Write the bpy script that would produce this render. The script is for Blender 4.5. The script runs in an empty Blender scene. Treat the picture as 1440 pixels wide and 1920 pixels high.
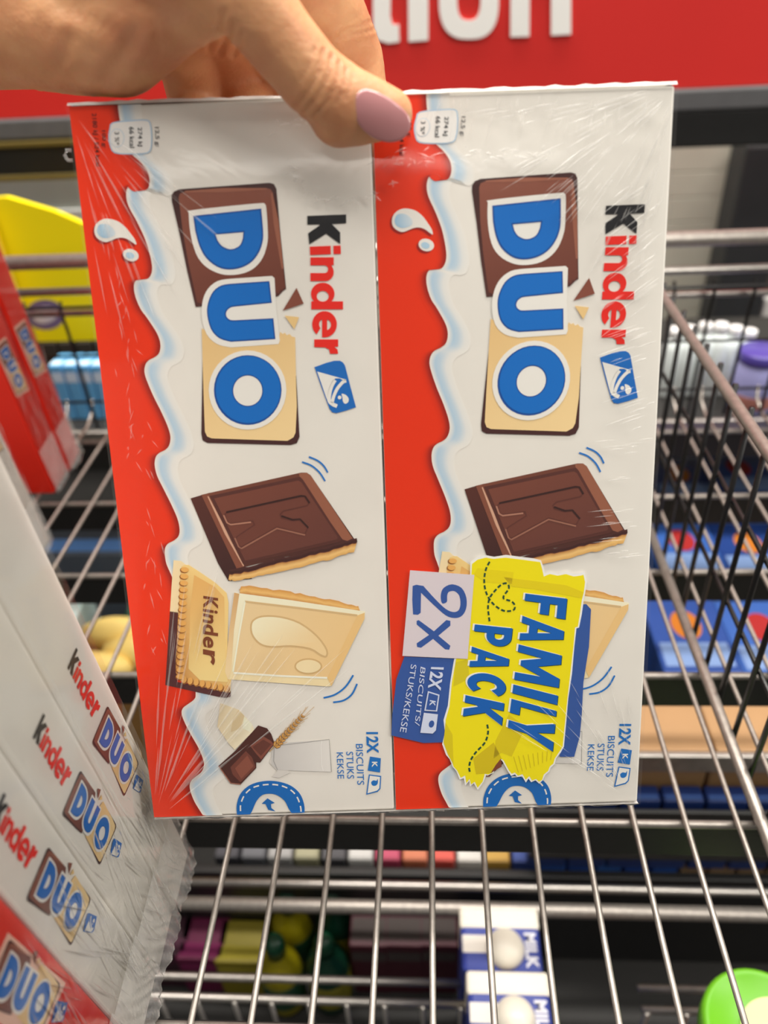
import bpy, bmesh, math, random
from mathutils import Vector, Matrix, noise
from mathutils.geometry import tessellate_polygon
random.seed(7)
C = bpy.context.scene.collection
# ------------------------------------------------------------------ camera
F = 1470.0                                   # focal length in pixels of the 1440x1920 frame
def unit(v): return Vector(v).normalized()
Yc = unit((80, -1060, F))                    # depth axis of the shelf, in camera right/down/forward
Xc = Vector((28500, -570, -F)); Xc = (Xc - Yc * Xc.dot(Yc)).normalized()
Zc = Xc.cross(Yc)
W = Matrix((Xc, Yc, Zc))                     # camera -> world (camera stands at the origin, floor 1.2 m below)
ROT = Matrix((W @ Vector((1, 0, 0)), W @ Vector((0, -1, 0)), W @ Vector((0, 0, -1)))).transposed()
cam = bpy.data.cameras.new('camera'); camo = bpy.data.objects.new('camera', cam); C.objects.link(camo)
camo.matrix_world = ROT.to_4x4()
cam.sensor_fit = 'HORIZONTAL'; cam.sensor_width = 36; cam.lens = 36 * F / 1440
cam.clip_start = 0.01; cam.clip_end = 50
cam.dof.use_dof = True; cam.dof.focus_distance = 0.244; cam.dof.aperture_fstop = 11.5
bpy.context.scene.camera = camo
# ------------------------------------------------------------------ world, lamps, exposure
wd = bpy.data.worlds.new('store_air'); bpy.context.scene.world = wd; wd.use_nodes = True
wd.node_tree.nodes['Background'].inputs[0].default_value = (1.0, 0.95, 0.88, 1)
wd.node_tree.nodes['Background'].inputs[1].default_value = 0.27
def lamp(name, loc, aim, sx, sy, power, col=(1, .95, .87)):
    l = bpy.data.lights.new(name, 'AREA'); l.shape = 'RECTANGLE'; l.size = sx; l.size_y = sy
    l.energy = power; l.color = col
    o = bpy.data.objects.new(name, l); C.objects.link(o); o.location = loc
    o.rotation_euler = (Vector(aim) - Vector(loc)).to_track_quat('-Z', 'Y').to_euler()
    return o
lamp('ceiling_and_fill_light', (0.1, -2.15, 1.5), (0.1, -0.3, -0.2), 1.5, 0.10, 11)
lamp('ceiling_and_fill_light', (-0.15, -0.30, 1.5), (0.0, 0.1, -0.3), 1.6, 0.22, 24)
lamp('ceiling_and_fill_light', (-0.2, 0.25, 1.7), (0.0, 0.7, -0.4), 2.0, 0.22, 24)
lamp('ceiling_and_fill_light', (1.9, -0.35, 1.2), (-0.1, 0.15, -0.2), 0.3, 2.0, 54)  # unseen fill lamp, added at the right to brighten the pack spines
lamp('ceiling_and_fill_light', (0.2, 0.62, 1.6), (0.2, 1.0, -0.4), 2.4, 0.16, 110)  # unseen fill lamp, added above the sign to light the slats
vs = bpy.context.scene.view_settings
bpy.context.scene.display_settings.display_device = 'sRGB'
vs.view_transform = 'Standard'; vs.look = 'None'; vs.gamma = 1; vs.use_curve_mapping = False
vs.exposure = -0.80
# ------------------------------------------------------------------ projection helpers (pixel ray meets a real plane)
def ray(p): return W @ Vector((p[0] - 720, p[1] - 960, F))
def on_plane(p, P0, n):
    r = ray(p); return r * (Vector(P0).dot(n) / r.dot(n))
def at_z(p, z): r = ray(p); return r * (z / r.z)
def at_y(p, y): r = ray(p); return r * (y / r.y)
def at_x(p, x): r = ray(p); return r * (x / r.x)
def at_d(p, d): return ray(p) * (d / F)       # at camera depth d
def lin(c):
    f = lambda v: v / 12.92 if v <= .04045 else ((v + .055) / 1.055) ** 2.4
    return tuple(min(.93, f(v / 255.) * 1.12) for v in c)
# ------------------------------------------------------------------ materials
def mat(name, col=(.5, .5, .5), rough=.5, metal=0., spec=.5, coat=0., build=None):
    m = bpy.data.materials.new(name); m.use_nodes = True
    b = m.node_tree.nodes['Principled BSDF']
    b.inputs['Base Color'].default_value = (*col, 1); b.inputs['Roughness'].default_value = rough
    b.inputs['Metallic'].default_value = metal; b.inputs['Specular IOR Level'].default_value = spec
    b.inputs['Coat Weight'].default_value = coat
    if build: build(m.node_tree, b)
    return m
def noise_tint(scale, amount, bump=0., detail=4):
    def f(nt, b):
        tc = nt.nodes.new('ShaderNodeTexCoord'); nz = nt.nodes.new('ShaderNodeTexNoise')
        nz.inputs['Scale'].default_value = scale; nz.inputs['Detail'].default_value = detail
        nt.links.new(tc.outputs['Object'], nz.inputs['Vector'])
        mx = nt.nodes.new('ShaderNodeMix'); mx.data_type = 'RGBA'; mx.blend_type = 'MULTIPLY'
        mx.inputs[0].default_value = amount
        mx.inputs[6].default_value = b.inputs['Base Color'].default_value
        nt.links.new(nz.outputs['Color'], mx.inputs[7]); 
        gr = nt.nodes.new('ShaderNodeValToRGB'); gr.color_ramp.elements[0].position = .3; gr.color_ramp.elements[0].color = (.45, .45, .45, 1)
        gr.color_ramp.elements[1].position = .65
        nt.links.new(nz.outputs['Fac'], gr.inputs['Fac']); nt.links.new(gr.outputs['Color'], mx.inputs[7])
        nt.links.new(mx.outputs[2], b.inputs['Base Color'])
        if bump:
            bp = nt.nodes.new('ShaderNodeBump'); bp.inputs['Strength'].default_value = bump; bp.inputs['Distance'].default_value = .0005
            nt.links.new(nz.outputs['Fac'], bp.inputs['Height']); nt.links.new(bp.outputs['Normal'], b.inputs['Normal'])
    return f
def print_nodes(nt, b):                       # flat print: ink colour from the point attribute
    a = nt.nodes.new('ShaderNodeVertexColor'); a.layer_name = 'ink'
    nt.links.new(a.outputs['Color'], b.inputs['Base Color'])
PRINT = mat('printed_ink', (.8, .8, .8), .5, spec=.15, build=print_nodes)
CARD = mat('white_carton_board', lin((226, 222, 214)), .45, spec=.35, build=noise_tint(60, .06))
CARDRED = mat('red_carton_board', lin((218, 40, 22)), .4, spec=.4, build=noise_tint(40, .08))
CHROME = mat('chrome_wire', (.44, .40, .365), .42, .75, build=noise_tint(300, .35, .15))
CHROMED = mat('dull_zinc_rail', (.50, .47, .44), .38, 1., build=noise_tint(200, .3))
BLACK = mat('black_powder_coat', (.012, .012, .012), .45, build=noise_tint(250, .3, .1))
BLACKW = mat('black_wire_coat', (.010, .010, .011), .35, build=noise_tint(200, .2))
GREY = mat('grey_anodised_frame', (.11, .11, .115), .5, build=noise_tint(80, .2))
POST = mat('charcoal_post_paint', (.035, .038, .042), .55, build=noise_tint(50, .2))
SIGN = mat('red_sign_plastic', lin((205, 40, 36)), .45, build=noise_tint(6, .12))
SIGNW = mat('white_sign_vinyl', lin((240, 236, 232)), .5, build=noise_tint(20, .04))
SLAT = mat('cream_slat_laminate', lin((205, 205, 190)), .5, build=noise_tint(30, .1))
TAUPE = mat('taupe_panel', lin((110, 95, 82)), .6, build=noise_tint(15, .2))
YEL = mat('yellow_display_board', lin((255, 222, 0)), .5, build=noise_tint(12, .06))
DECK = mat('dark_shelf_deck', (.016, .015, .014), .6, build=noise_tint(40, .3))
FLOORM = mat('grey_store_floor', (.10, .095, .09), .5, build=noise_tint(3, .3))
def film_nodes(bumpscale, strength, white, gl=.11, stretch=(1, 1, 1)):
    def f(nt, b):
        nt.nodes.remove(b); out = nt.nodes['Material Output']
        tr = nt.nodes.new('ShaderNodeBsdfTransparent'); g = nt.nodes.new('ShaderNodeBsdfGlossy'); g.inputs['Roughness'].default_value = gl
        fr = nt.nodes.new('ShaderNodeFresnel'); fr.inputs['IOR'].default_value = 1.33
        mx = nt.nodes.new('ShaderNodeMixShader'); nt.links.new(fr.outputs[0], mx.inputs[0])
        df = nt.nodes.new('ShaderNodeBsdfDiffuse'); df.inputs['Color'].default_value = (.9, .88, .85, 1)
        m2 = nt.nodes.new('ShaderNodeMixShader'); m2.inputs[0].default_value = white
        nt.links.new(tr.outputs[0], m2.inputs[1]); nt.links.new(df.outputs[0], m2.inputs[2])
        nt.links.new(m2.outputs[0], mx.inputs[1]); nt.links.new(g.outputs[0], mx.inputs[2])
        tc = nt.nodes.new('ShaderNodeTexCoord'); mp = nt.nodes.new('ShaderNodeMapping'); mp.inputs['Scale'].default_value = stretch
        nz = nt.nodes.new('ShaderNodeTexNoise'); nz.inputs['Scale'].default_value = bumpscale; nz.inputs['Detail'].default_value = 3
        nz.inputs['Distortion'].default_value = .8
        bp = nt.nodes.new('ShaderNodeBump'); bp.inputs['Strength'].default_value = strength; bp.inputs['Distance'].default_value = .002
        nt.links.new(tc.outputs['Object'], mp.inputs['Vector']); nt.links.new(mp.outputs[0], nz.inputs['Vector'])
        nt.links.new(nz.outputs['Fac'], bp.inputs['Height'])
        nt.links.new(bp.outputs[0], g.inputs['Normal']); nt.links.new(bp.outputs[0], fr.inputs['Normal'])
        nt.links.new(mx.outputs[0], out.inputs['Surface'])
    return f
FILM = mat('clear_shrink_film', build=film_nodes(45, .10, .015))
WRINK = mat('film_wrinkle', build=film_nodes(400, .0, .16, .16))
FOLD = mat('film_fold_white', build=film_nodes(200, .1, .75, .2))
FILMW = mat('crumpled_film', build=film_nodes(120, .12, .22, .14))
# ------------------------------------------------------------------ object helpers
def thing(name, label, cat, loc=(0, 0, 0), group=None):
    o = bpy.data.objects.new(name, None); C.objects.link(o); o.location = loc; o.empty_display_size = .02
    o['label'] = label; o['category'] = cat
    if group: o['group'] = group
    return o
def tag(o, label, cat, group=None, kind=None):
    if label: o['label'] = label
    if cat: o['category'] = cat
    if group: o['group'] = group
    if kind: o['kind'] = kind
    return o
def wloc(o):
    v = Vector((0, 0, 0))
    while o: v += o.location; o = o.parent
    return v
def obj(name, verts, faces, m, parent=None, cols=None, smooth=False, loc=None):
    """verts in world coordinates; mesh stored relative to its own origin."""
    base = Vector(loc) if loc is not None else (wloc(parent) if parent else sum((Vector(v) for v in verts), Vector()) / max(1, len(verts)))
    if parent is not None and loc is None: base = wloc(parent)
    me = bpy.data.meshes.new(name); me.from_pydata([Vector(v) - base for v in verts], [], faces)
    for q in (m if isinstance(m, list) else [m]): me.materials.append(q)
    if cols:
        a = me.color_attributes.new('ink', 'FLOAT_COLOR', 'POINT')
        for i, c in enumerate(cols): a.data[i].color = (*c, 1)
    if smooth:
        for p in me.polygons: p.use_smooth = True
    me.update()
    o = bpy.data.objects.new(name, me); C.objects.link(o)
    if parent is not None: o.parent = parent; o.location = base - wloc(parent)
    else: o.location = base
    return o
class B:                                      # collects shapes for ONE mesh
    def __init__(s): s.v = []; s.f = []
    def box(s, a, b, M=None):
        n = len(s.v); (x0, y0, z0), (x1, y1, z1) = a, b
        q = [Vector(t) for t in ((x0, y0, z0), (x1, y0, z0), (x1, y1, z0), (x0, y1, z0), (x0, y0, z1), (x1, y0, z1), (x1, y1, z1), (x0, y1, z1))]
        s.v += [M @ t for t in q] if M else q
        s.f += [tuple(n + i for i in t) for t in ((0, 3, 2, 1), (4, 5, 6, 7), (0, 1, 5, 4), (1, 2, 6, 5), (2, 3, 7, 6), (3, 0, 4, 7))]
        return s
    def bbox(s, a, b, r, M=None):             # bevelled box
        bm = bmesh.new(); bmesh.ops.create_cube(bm, size=1)
        a, b = Vector(a), Vector(b); c = (a + b) / 2; d = b - a
        for v in bm.verts: v.co = Vector((v.co.x * d.x, v.co.y * d.y, v.co.z * d.z)) + c
        bmesh.ops.bevel(bm, geom=bm.edges[:], offset=r, segments=2, affect='EDGES', profile=.5)
        n = len(s.v); bm.verts.index_update()
        s.v += [(M @ v.co if M else v.co.copy()) for v in bm.verts]; s.f += [tuple(n + v.index for v in f.verts) for f in bm.faces]
        bm.free(); return s
    def tube(s, pts, r, seg=10, caps=True):
        pts = [Vector(p) for p in pts]; n0 = len(s.v); k = len(pts)
        rs = r if isinstance(r, (list, tuple)) else [r] * k
        for i, p in enumerate(pts):
            t = (pts[min(i + 1, k - 1)] - pts[max(i - 1, 0)]).normalized()
            u = t.cross(Vector((0, 0, 1)) if abs(t.z) < .9 else Vector((1, 0, 0))).normalized(); w = t.cross(u)
            for j in range(seg):
                a = 2 * math.pi * j / seg; s.v.append(p + (u * math.cos(a) + w * math.sin(a)) * rs[i])
        for i in range(k - 1):
            for j in range(seg):
                a, b = n0 + i * seg + j, n0 + i * seg + (j + 1) % seg
                s.f.append((a, b, b + seg, a + seg))
        if caps: s.f.append(tuple(n0 + j for j in range(seg - 1, -1, -1))); s.f.append(tuple(n0 + (k - 1) * seg + j for j in range(seg)))
        return s
    def lathe(s, prof, c, seg=28):            # prof: (radius, z)
        n0 = len(s.v); c = Vector(c)
        for r, z in prof:
            for j in range(seg):
                a = 2 * math.pi * j / seg; s.v.append(c + Vector((r * math.cos(a), r * math.sin(a), z)))
        for i in range(len(prof) - 1):
            for j in range(seg):
                a, b = n0 + i * seg + j, n0 + i * seg + (j + 1) % seg; s.f.append((a, b, b + seg, a + seg))
        s.f.append(tuple(n0 + j for j in range(seg - 1, -1, -1))); s.f.append(tuple(n0 + (len(prof) - 1) * seg + j for j in range(seg)))
        return s
    def build(s, name, m, parent=None, smooth=False, loc=None):
        return obj(name, s.v, s.f, m, parent, smooth=smooth, loc=loc)
def copy_tree(o, parent=None):
    c = o.copy(); C.objects.link(c); c.parent = parent
    for ch in list(o.children): copy_tree(ch, c)
    return c
# ------------------------------------------------------------------ flat print toolkit (polygons in source pixels, mapped onto a face)
_gl = {}
def glyphs(s, off=0.):
    k = (s, off)
    if k not in _gl:
        cu = bpy.data.curves.new('t', 'FONT'); cu.body = s; cu.offset = off; cu.resolution_u = 4; cu.fill_mode = 'FRONT'
        o = bpy.data.objects.new('t', cu); C.objects.link(o)
        dg = bpy.context.evaluated_depsgraph_get(); me = o.evaluated_get(dg).to_mesh()
        v = [(q.co.x, q.co.y) for q in me.vertices]; f = [tuple(p.vertices) for p in me.polygons]
        o.evaluated_get(dg).to_mesh_clear(); bpy.data.objects.remove(o); bpy.data.curves.remove(cu)
        x0 = min(a for a, _ in v); x1 = max(a for a, _ in v); y0 = min(b for _, b in v); y1 = max(b for _, b in v)
        _gl[k] = ([((a - x0) / (x1 - x0), (b - y0) / (y1 - y0)) for a, b in v], f)
    return _gl[k]
def homog(src, dst):
    import numpy as np
    A = []
    for (x, y), (u, v) in zip(src, dst):
        A += [[x, y, 1, 0, 0, 0, -u * x, -u * y, -u], [0, 0, 0, x, y, 1, -v * x, -v * y, -v]]
    H = np.linalg.svd(np.array(A, float))[2][-1].reshape(3, 3)
    def f(p):
        q = H @ np.array([p[0], p[1], 1.]); return (q[0] / q[2], q[1] / q[2])
    return f
def smooth_loop(pts, sub=4, closed=True):
    n = len(pts); out = []
    for i in range(n if closed else n - 1):
        g = (lambda j: pts[j % n]) if closed else (lambda j: pts[max(0, min(n - 1, j))])
        p0, p1, p2, p3 = g(i - 1), g(i), g(i + 1), g(i + 2)
        for k in range(sub):
            t = k / sub
            out.append(tuple(.5 * (2 * p1[d] + (p2[d] - p0[d]) * t + (2 * p0[d] - 5 * p1[d] + 4 * p2[d] - p3[d]) * t * t + (3 * p1[d] - p0[d] - 3 * p2[d] + p3[d]) * t ** 3) for d in (0, 1)))
    if not closed: out.append(tuple(pts[-1]))
    return out
def ellipse(cx, cy, rx, ry, rot=0, n=36):
    c, s = math.cos(rot), math.sin(rot)
    return [(cx + rx * math.cos(a) * c - ry * math.sin(a) * s, cy + rx * math.cos(a) * s + ry * math.sin(a) * c) for a in [2 * math.pi * i / n for i in range(n)]]
def offset_loop(P, d):
    n = len(P); area = sum(P[i][0] * P[(i + 1) % n][1] - P[(i + 1) % n][0] * P[i][1] for i in range(n)); sg = 1 if area > 0 else -1
    out = []
    for i in range(n):
        a, b, c = Vector(P[i - 1]), Vector(P[i]), Vector(P[(i + 1) % n])
        u = (b - a); v = (c - b)
        if u.length < 1e-6 or v.length < 1e-6: out.append(tuple(b)); continue
        u.normalize(); v.normalize()
        nn = Vector((u.y + v.y, -u.x - v.x)) * sg
        if nn.length < 1e-3: out.append(tuple(b)); continue
        nn.normalize(); k = max(.55, nn.dot(Vector((u.y, -u.x)) * sg))
        out.append(tuple(b + nn * (d / k)))
    return out
class Art:
    """List of flat print pieces in source pixel coordinates: (verts2d, faces, colours, layer)."""
    def __init__(s, cx=None): s.p = []; s.tr = cx or (lambda p: p)
    def T(s, pts): return [s.tr(p) for p in pts]
    def poly(s, pts, col, L=0, holes=(), raw=False):
        loops = [s.T(pts) if not raw else list(pts)] + [s.T(h) if not raw else list(h) for h in holes]
        tris = tessellate_polygon([[Vector((x, y, 0)) for x, y in lp] for lp in loops])
        flat = [q for lp in loops for q in lp]
        cols = col if isinstance(col, list) else [lin(col)] * len(flat)
        s.p.append((flat, [tuple(t) for t in tris], cols, L)); return s
    def grad(s, pts, c0, c1, a, b, L=0, grid=None):   # linear gradient a->b over the polygon vertices (fine for quads/long shapes)
        q = s.T(pts); a2, b2 = Vector(s.tr(a)), Vector(s.tr(b)); d = b2 - a2; k0, k1 = lin(c0), lin(c1)
        cols = []
        for p in q:
            t = max(0, min(1, (Vector(p) - a2).dot(d) / d.length_squared)); cols.append(tuple(k0[i] * (1 - t) + k1[i] * t for i in range(3)))
        tris = tessellate_polygon([[Vector((x, y, 0)) for x, y in q]])
        s.p.append((q, [tuple(t) for t in tris], cols, L)); return s
    def stroke(s, pts, w, col, L=0, closed=False, sm=0, taper=False):
        P = s.T(pts); P = smooth_loop(P, sm, closed) if sm else P
        n = len(P); vs_, fs = [], []
        for i, p in enumerate(P):
            a = P[(i - 1) % n] if closed or i else P[0]; b = P[(i + 1) % n] if closed or i < n - 1 else P[-1]
            t = Vector(b) - Vector(a); t = t.normalized() if t.length > 1e-6 else Vector((1, 0)); nn = Vector((-t.y, t.x))
            ww = w * (math.sin(math.pi * (i + .3) / (n - .4)) if taper else 1)
            vs_ += [tuple(Vector(p) + nn * ww / 2), tuple(Vector(p) - nn * ww / 2)]
        for i in range(n if closed else n - 1):
            j = (i + 1) % n; fs.append((2 * i, 2 * j, 2 * j + 1, 2 * i + 1))
        s.p.append((vs_, fs, [lin(col)] * len(vs_), L)); return s
    def dashes(s, pts, w, col, L, dash, gap, sm=6):
        P = smooth_loop(s.T(pts), sm, False); acc = []; on = True; left = dash; cur = [P[0]]
        for a, b in zip(P, P[1:]):
            a, b = Vector(a), Vector(b); seg = (b - a).length; pos = 0
            while seg - pos > left:
                pos += left; q = tuple(a + (b - a) * (pos / seg))
                if on: cur.append(q); acc.append(cur)
                cur = [q]; on = not on; left = dash if on else gap
            left -= seg - pos; cur.append(tuple(b))
        sv = s.tr; s.tr = lambda p: p
        for c in acc: s.stroke(c, w, col, L)
        s.tr = sv; return s
    def strip(s, curves, cols, L=0, raw=False):        # gradient band across parallel polylines
        n = len(curves[0]); vs_ = []; cc = []; fs = []
        for k, cv in enumerate(curves):
            vs_ += list(cv) if raw else s.T(cv); c = cols[k]
            cc += c if isinstance(c, list) else [lin(c)] * n
        for k in range(len(curves) - 1):
            for i in range(n - 1): fs.append((k * n + i, k * n + i + 1, (k + 1) * n + i + 1, (k + 1) * n + i))
        s.p.append((vs_, fs, cc, L)); return s
    def text(s, st, quad, col, L=0, off=0.):           # quad: start-base, end-base, end-top, start-top
        v, f = glyphs(st, off); A_, B_, C_, D_ = [Vector(q) for q in s.T(quad)]
        vv = [tuple((A_ * (1 - u) + B_ * u) * (1 - t) + (D_ * (1 - u) + C_ * u) * t) for u, t in v]
        s.p.append((vv, f, [lin(col)] * len(vv), L)); return s
    def tv(s, st, xb, xt, y0, y1, col, L=0, off=0., sk=0):   # text running down the picture, tops to the right
        return s.text(st, [(xb, y0), (xb + sk, y1), (xt + sk, y1), (xt, y0)], col, L, off)
    def emit(s, name, mp, parent, m=None):
        V, Fc, K = [], [], []
        for v, f, c, L in s.p:
            n = len(V); V += [mp(p, L) for p in v]; K += c; Fc += [tuple(n + i for i in t) for t in f]
        return obj(name, V, Fc, m or PRINT, parent, cols=K)
def crop(ox, oy, sc): return lambda p: (p[0] / sc + ox, p[1] / sc + oy)
cA = crop(120, 150, 2.4); cC = crop(160, 560, 2.5714); cE = crop(220, 1000, 2.769); cF = crop(700, 1000, 2.6667)
# ================================================================== SETTING
KS = 0.66; H = -0.42 * KS                     # shelf wires lie at z = H
XP = .187 * KS; ZR = -.238 * KS               # divider plane and its top rail height
DK = -0.62                                    # deck of the shelf below
def struct(o): o['kind'] = 'structure'; return o
struct(B().box((-3, -3, -1.22), (3, 3, -1.2)).build('floor', FLOORM))
# slatted back wall: each slat a piece
wb = struct(B().box((-1.6, 1.06, -1.2), (1.6, 1.10, 1.3)).build('wall_back', mat('wall_core', lin((150, 150, 140)), .6, build=noise_tint(20, .1))))
sl = None
for i in range(26):
    z0 = -.75 + i * .030
    if sl is None: sl = B().bbox((-1.5, 1.045, z0), (1.5, 1.0601, z0 + .0293), .0008).build('slat', SLAT, wb); z00 = z0
    else:
        c = sl.copy(); C.objects.link(c); c.parent = wb; c.location = sl.location + Vector((0, 0, z0 - z00))
# dark post with a cross arm, and the open bay beside it
YB = .95
pt = thing('steel_post', 'dark charcoal steel post standing before the cream slats', 'post', (.36, 1.01, -1.2))
B().bbox((.362, .985, -1.2), (.423, 1.04, -.20), .004).build('upright', POST, pt)
B().bbox((.423, .985, -.262), (.80, 1.03, -.225), .003).build('cross_arm', POST, pt)
bay = thing('bay_panel', 'taupe panel with a pale shelf strip right of the charcoal post', 'panel', (.66, 1.03, -1.2))
B().bbox((.426, 1.015, -1.2), (.80, 1.04, -.265), .003).build('panel', TAUPE, bay)
B().bbox((.426, .99, -.325), (.80, 1.015, -.303), .002).build('shelf_strip', SIGNW, bay)
B().bbox((.426, .99, -.55), (.80, 1.015, -.385), .002).build('shelf_strip', SIGNW, bay)
# promotion banner
YS = .75
zt = lambda p: at_y(p, YS).z
z_red, z_fr, z_bk = zt((720, 192)), zt((720, 232)), zt((720, 300))
bn = thing('promotion_banner', 'red hanging sign with big white letters in a grey frame', 'sign', (0, YS, z_bk))
B().bbox((-.75, YS, z_red), (.75, YS + .012, .24), .001).build('sign_panel', SIGN, bn)
B().bbox((-.75, YS - .004, z_fr), (.75, YS + .016, z_red), .002).build('frame_rail', GREY, bn)
B().bbox((-.75, YS - .002, z_bk), (.75, YS + .014, z_fr), .002).build('lower_channel', BLACK, bn)
B().bbox((-.75, YS - .005, z_fr - .006), (-.2, YS + .0, z_fr - .001), .001).build('edge_trim', mat('dull_brass_trim', (.14, .10, .02), .5, build=noise_tint(30, .2)), bn)
B().bbox((-.75, YS - .004, z_bk - .005), (-.2, YS + .0, z_bk), .001).build('edge_trim', bpy.data.materials['dull_brass_trim'], bn)
def sign_letter(loops):
    tr = [[(at_y(p, YS).x, at_y(p, YS).z) for p in lp] for lp in loops]
    t = tessellate_polygon([[Vector((x, z, 0)) for x, z in lp] for lp in tr]); fl = [q for lp in tr for q in lp]; n = len(fl)
    V = [Vector((x, YS - .0022, z)) for x, z in fl] + [Vector((x, YS + .001, z)) for x, z in fl]
    Fc = [tuple(a) for a in t] + [tuple(n + i for i in reversed(a)) for a in t]; k = 0
    for lp in tr:
        for i in range(len(lp)): j = (i + 1) % len(lp); Fc.append((k + i, k + j, n + k + j, n + k + i))
        k += len(lp)
    obj('letter', V, Fc, SIGNW, bn)
sign_letter([smooth_loop([(700, -110), (733, -112), (733, -72), (752, -73), (752, -42), (733, -41), (732, 30), (736, 46), (748, 46), (749, 78), (728, 81), (708, 74), (700, 50), (699, -40), (684, -39), (684, -70), (700, -71)], 1)])
sign_letter([[(765, -75), (803, -77), (803, 75), (766, 78)]])
sign_letter([[(765, -125), (803, -127), (803, -95), (765, -93)]])
oc = lambda cx, cy, rx, ry: [(cx + rx * (abs(math.cos(a)) ** .75) * (1 if math.cos(a) > 0 else -1), cy + ry * (abs(math.sin(a)) ** .75) * (1 if math.sin(a) > 0 else -1)) for a in [2 * math.pi * i / 40 for i in range(40)]]
sign_letter([oc(879, -4, 56, 77), oc(879, -3, 22, 41)])
sign_letter([[(957, -82), (992, -84)] + smooth_loop([(992, -70), (1012, -84), (1040, -84), (1062, -68), (1070, -40)], 3, False) + [(1070, 64), (1033, 66)] + smooth_loop([(1033, -30), (1026, -46), (1012, -50), (999, -44), (993, -28)], 3, False) + [(992, 68), (957, 69)]])
# ------------------------------------------------------------------ wire shelf
RW = .00115
sh = thing('wire_shelf', 'chrome wire shelf with dark cross beams under the biscuit packs', 'shelf', (0, .2, H))
w0 = None
for i in range(-21, 18):
    x = (.0265 + i * .0296) * KS
    if abs(x - XP) < .006: continue
    if w0 is None:
        w0 = B().tube([(x, -.03, H - RW), (x, .20, H - RW), (x, .50, H - RW), (x, .515, H + .004), (x, .518, H + .012)], RW, 8).build('shelf_wire', CHROME, sh, True); xw = x
    else:
        c = w0.copy(); C.objects.link(c); c.parent = sh; c.location = w0.location + Vector((x - xw, 0, 0))
cb = None
for y in (.031, .106, .181, .2575, .332, .4035, .482):
    if cb is None:
        cb = B().tube([(-.42, y, H - 2 * RW - .0017), (.36, y, H - 2 * RW - .0017)], .0017, 8).build('cross_rod', CHROME, sh, True)
        bp = B().bbox((-.42, y - .0008, H - .0245), (.36, y + .0022, H - .0038), .0006).build('cross_beam', BLACK, sh); y00 = y
    else:
        for s0 in (cb, bp):
            c = s0.copy(); C.objects.link(c); c.parent = sh; c.location = s0.location + Vector((0, y - y00, 0))
# ------------------------------------------------------------------ divider at the right
dv = thing('wire_divider', 'black wire divider with a chrome top rail on the shelf side', 'divider', (XP, .2, H))
B().tube([(XP, -.02, ZR), (XP, .497, ZR)], .0024, 10).build('top_rail', CHROME, dv, True)
B().tube([(XP, -.02, H + .0004), (XP, .497, H + .0004)], .0024, 10).build('bottom_rail', CHROME, dv, True)
d0 = None
for i in range(22):
    y = .06 + i * .0203
    if d0 is None: d0 = B().tube([(XP + .0036, y, ZR + .0025), (XP + .0036, y, H - .004)], .0012, 7).build('upright_wire', BLACKW, dv, True); yd = y
    else: c = d0.copy(); C.objects.link(c); c.parent = dv; c.location = d0.location + Vector((0, y - yd, 0))
for i in range(2):
    zz = ZR + (H - ZR) * (.36 + .34 * i)
    B().tube([(XP + .0058, .05, zz), (XP + .0058, .497, zz)], .0011, 7).build('cross_wire', BLACKW, dv, True)
# ------------------------------------------------------------------ back grid with two chrome rails
bg = thing('back_grid', 'black wire back grid hung from two chrome rails', 'grid', (0, .5, H))
B().tube([(-.45, .497, ZR + .002), (.40, .505, ZR + .002)], .0048, 12).build('top_rail', CHROME, bg, True)
B().tube([(-.45, .486, ZR - .014), (.40, .494, ZR - .014)], .0026, 10).build('hanger_rail', CHROMED, bg, True)
B().tube([(-.45, .478, ZR - .022), (.40, .486, ZR - .022)], .0011, 8).build('grid_wire', BLACKW, bg, True)
B().tube([(-.45, .490, ZR - .030), (.40, .494, ZR - .030)], .0022, 8).build('hanger_rail', CHROMED, bg, True)
g0 = None
for i in range(34):
    x = -.44 + i * .0247
    y = .486 + (x + .45) * .0094
    if g0 is None:
        g0 = B().tube([(x, y, ZR - .021), (x, y - .004, ZR - .026), (x, y - .002, ZR - .04), (x, y, H + .004)], .0011, 7).build('upright_wire', BLACKW, bg, True); xg = x; yg = y
    else: c = g0.copy(); C.objects.link(c); c.parent = bg; c.location = g0.location + Vector((x - xg, y - yg, 0))
for z in (-.060, -.095): B().tube([(-.45, .489, ZR + z), (.40, .489, ZR + z)], .0010, 7).build('grid_wire', BLACKW, bg, True)
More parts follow.
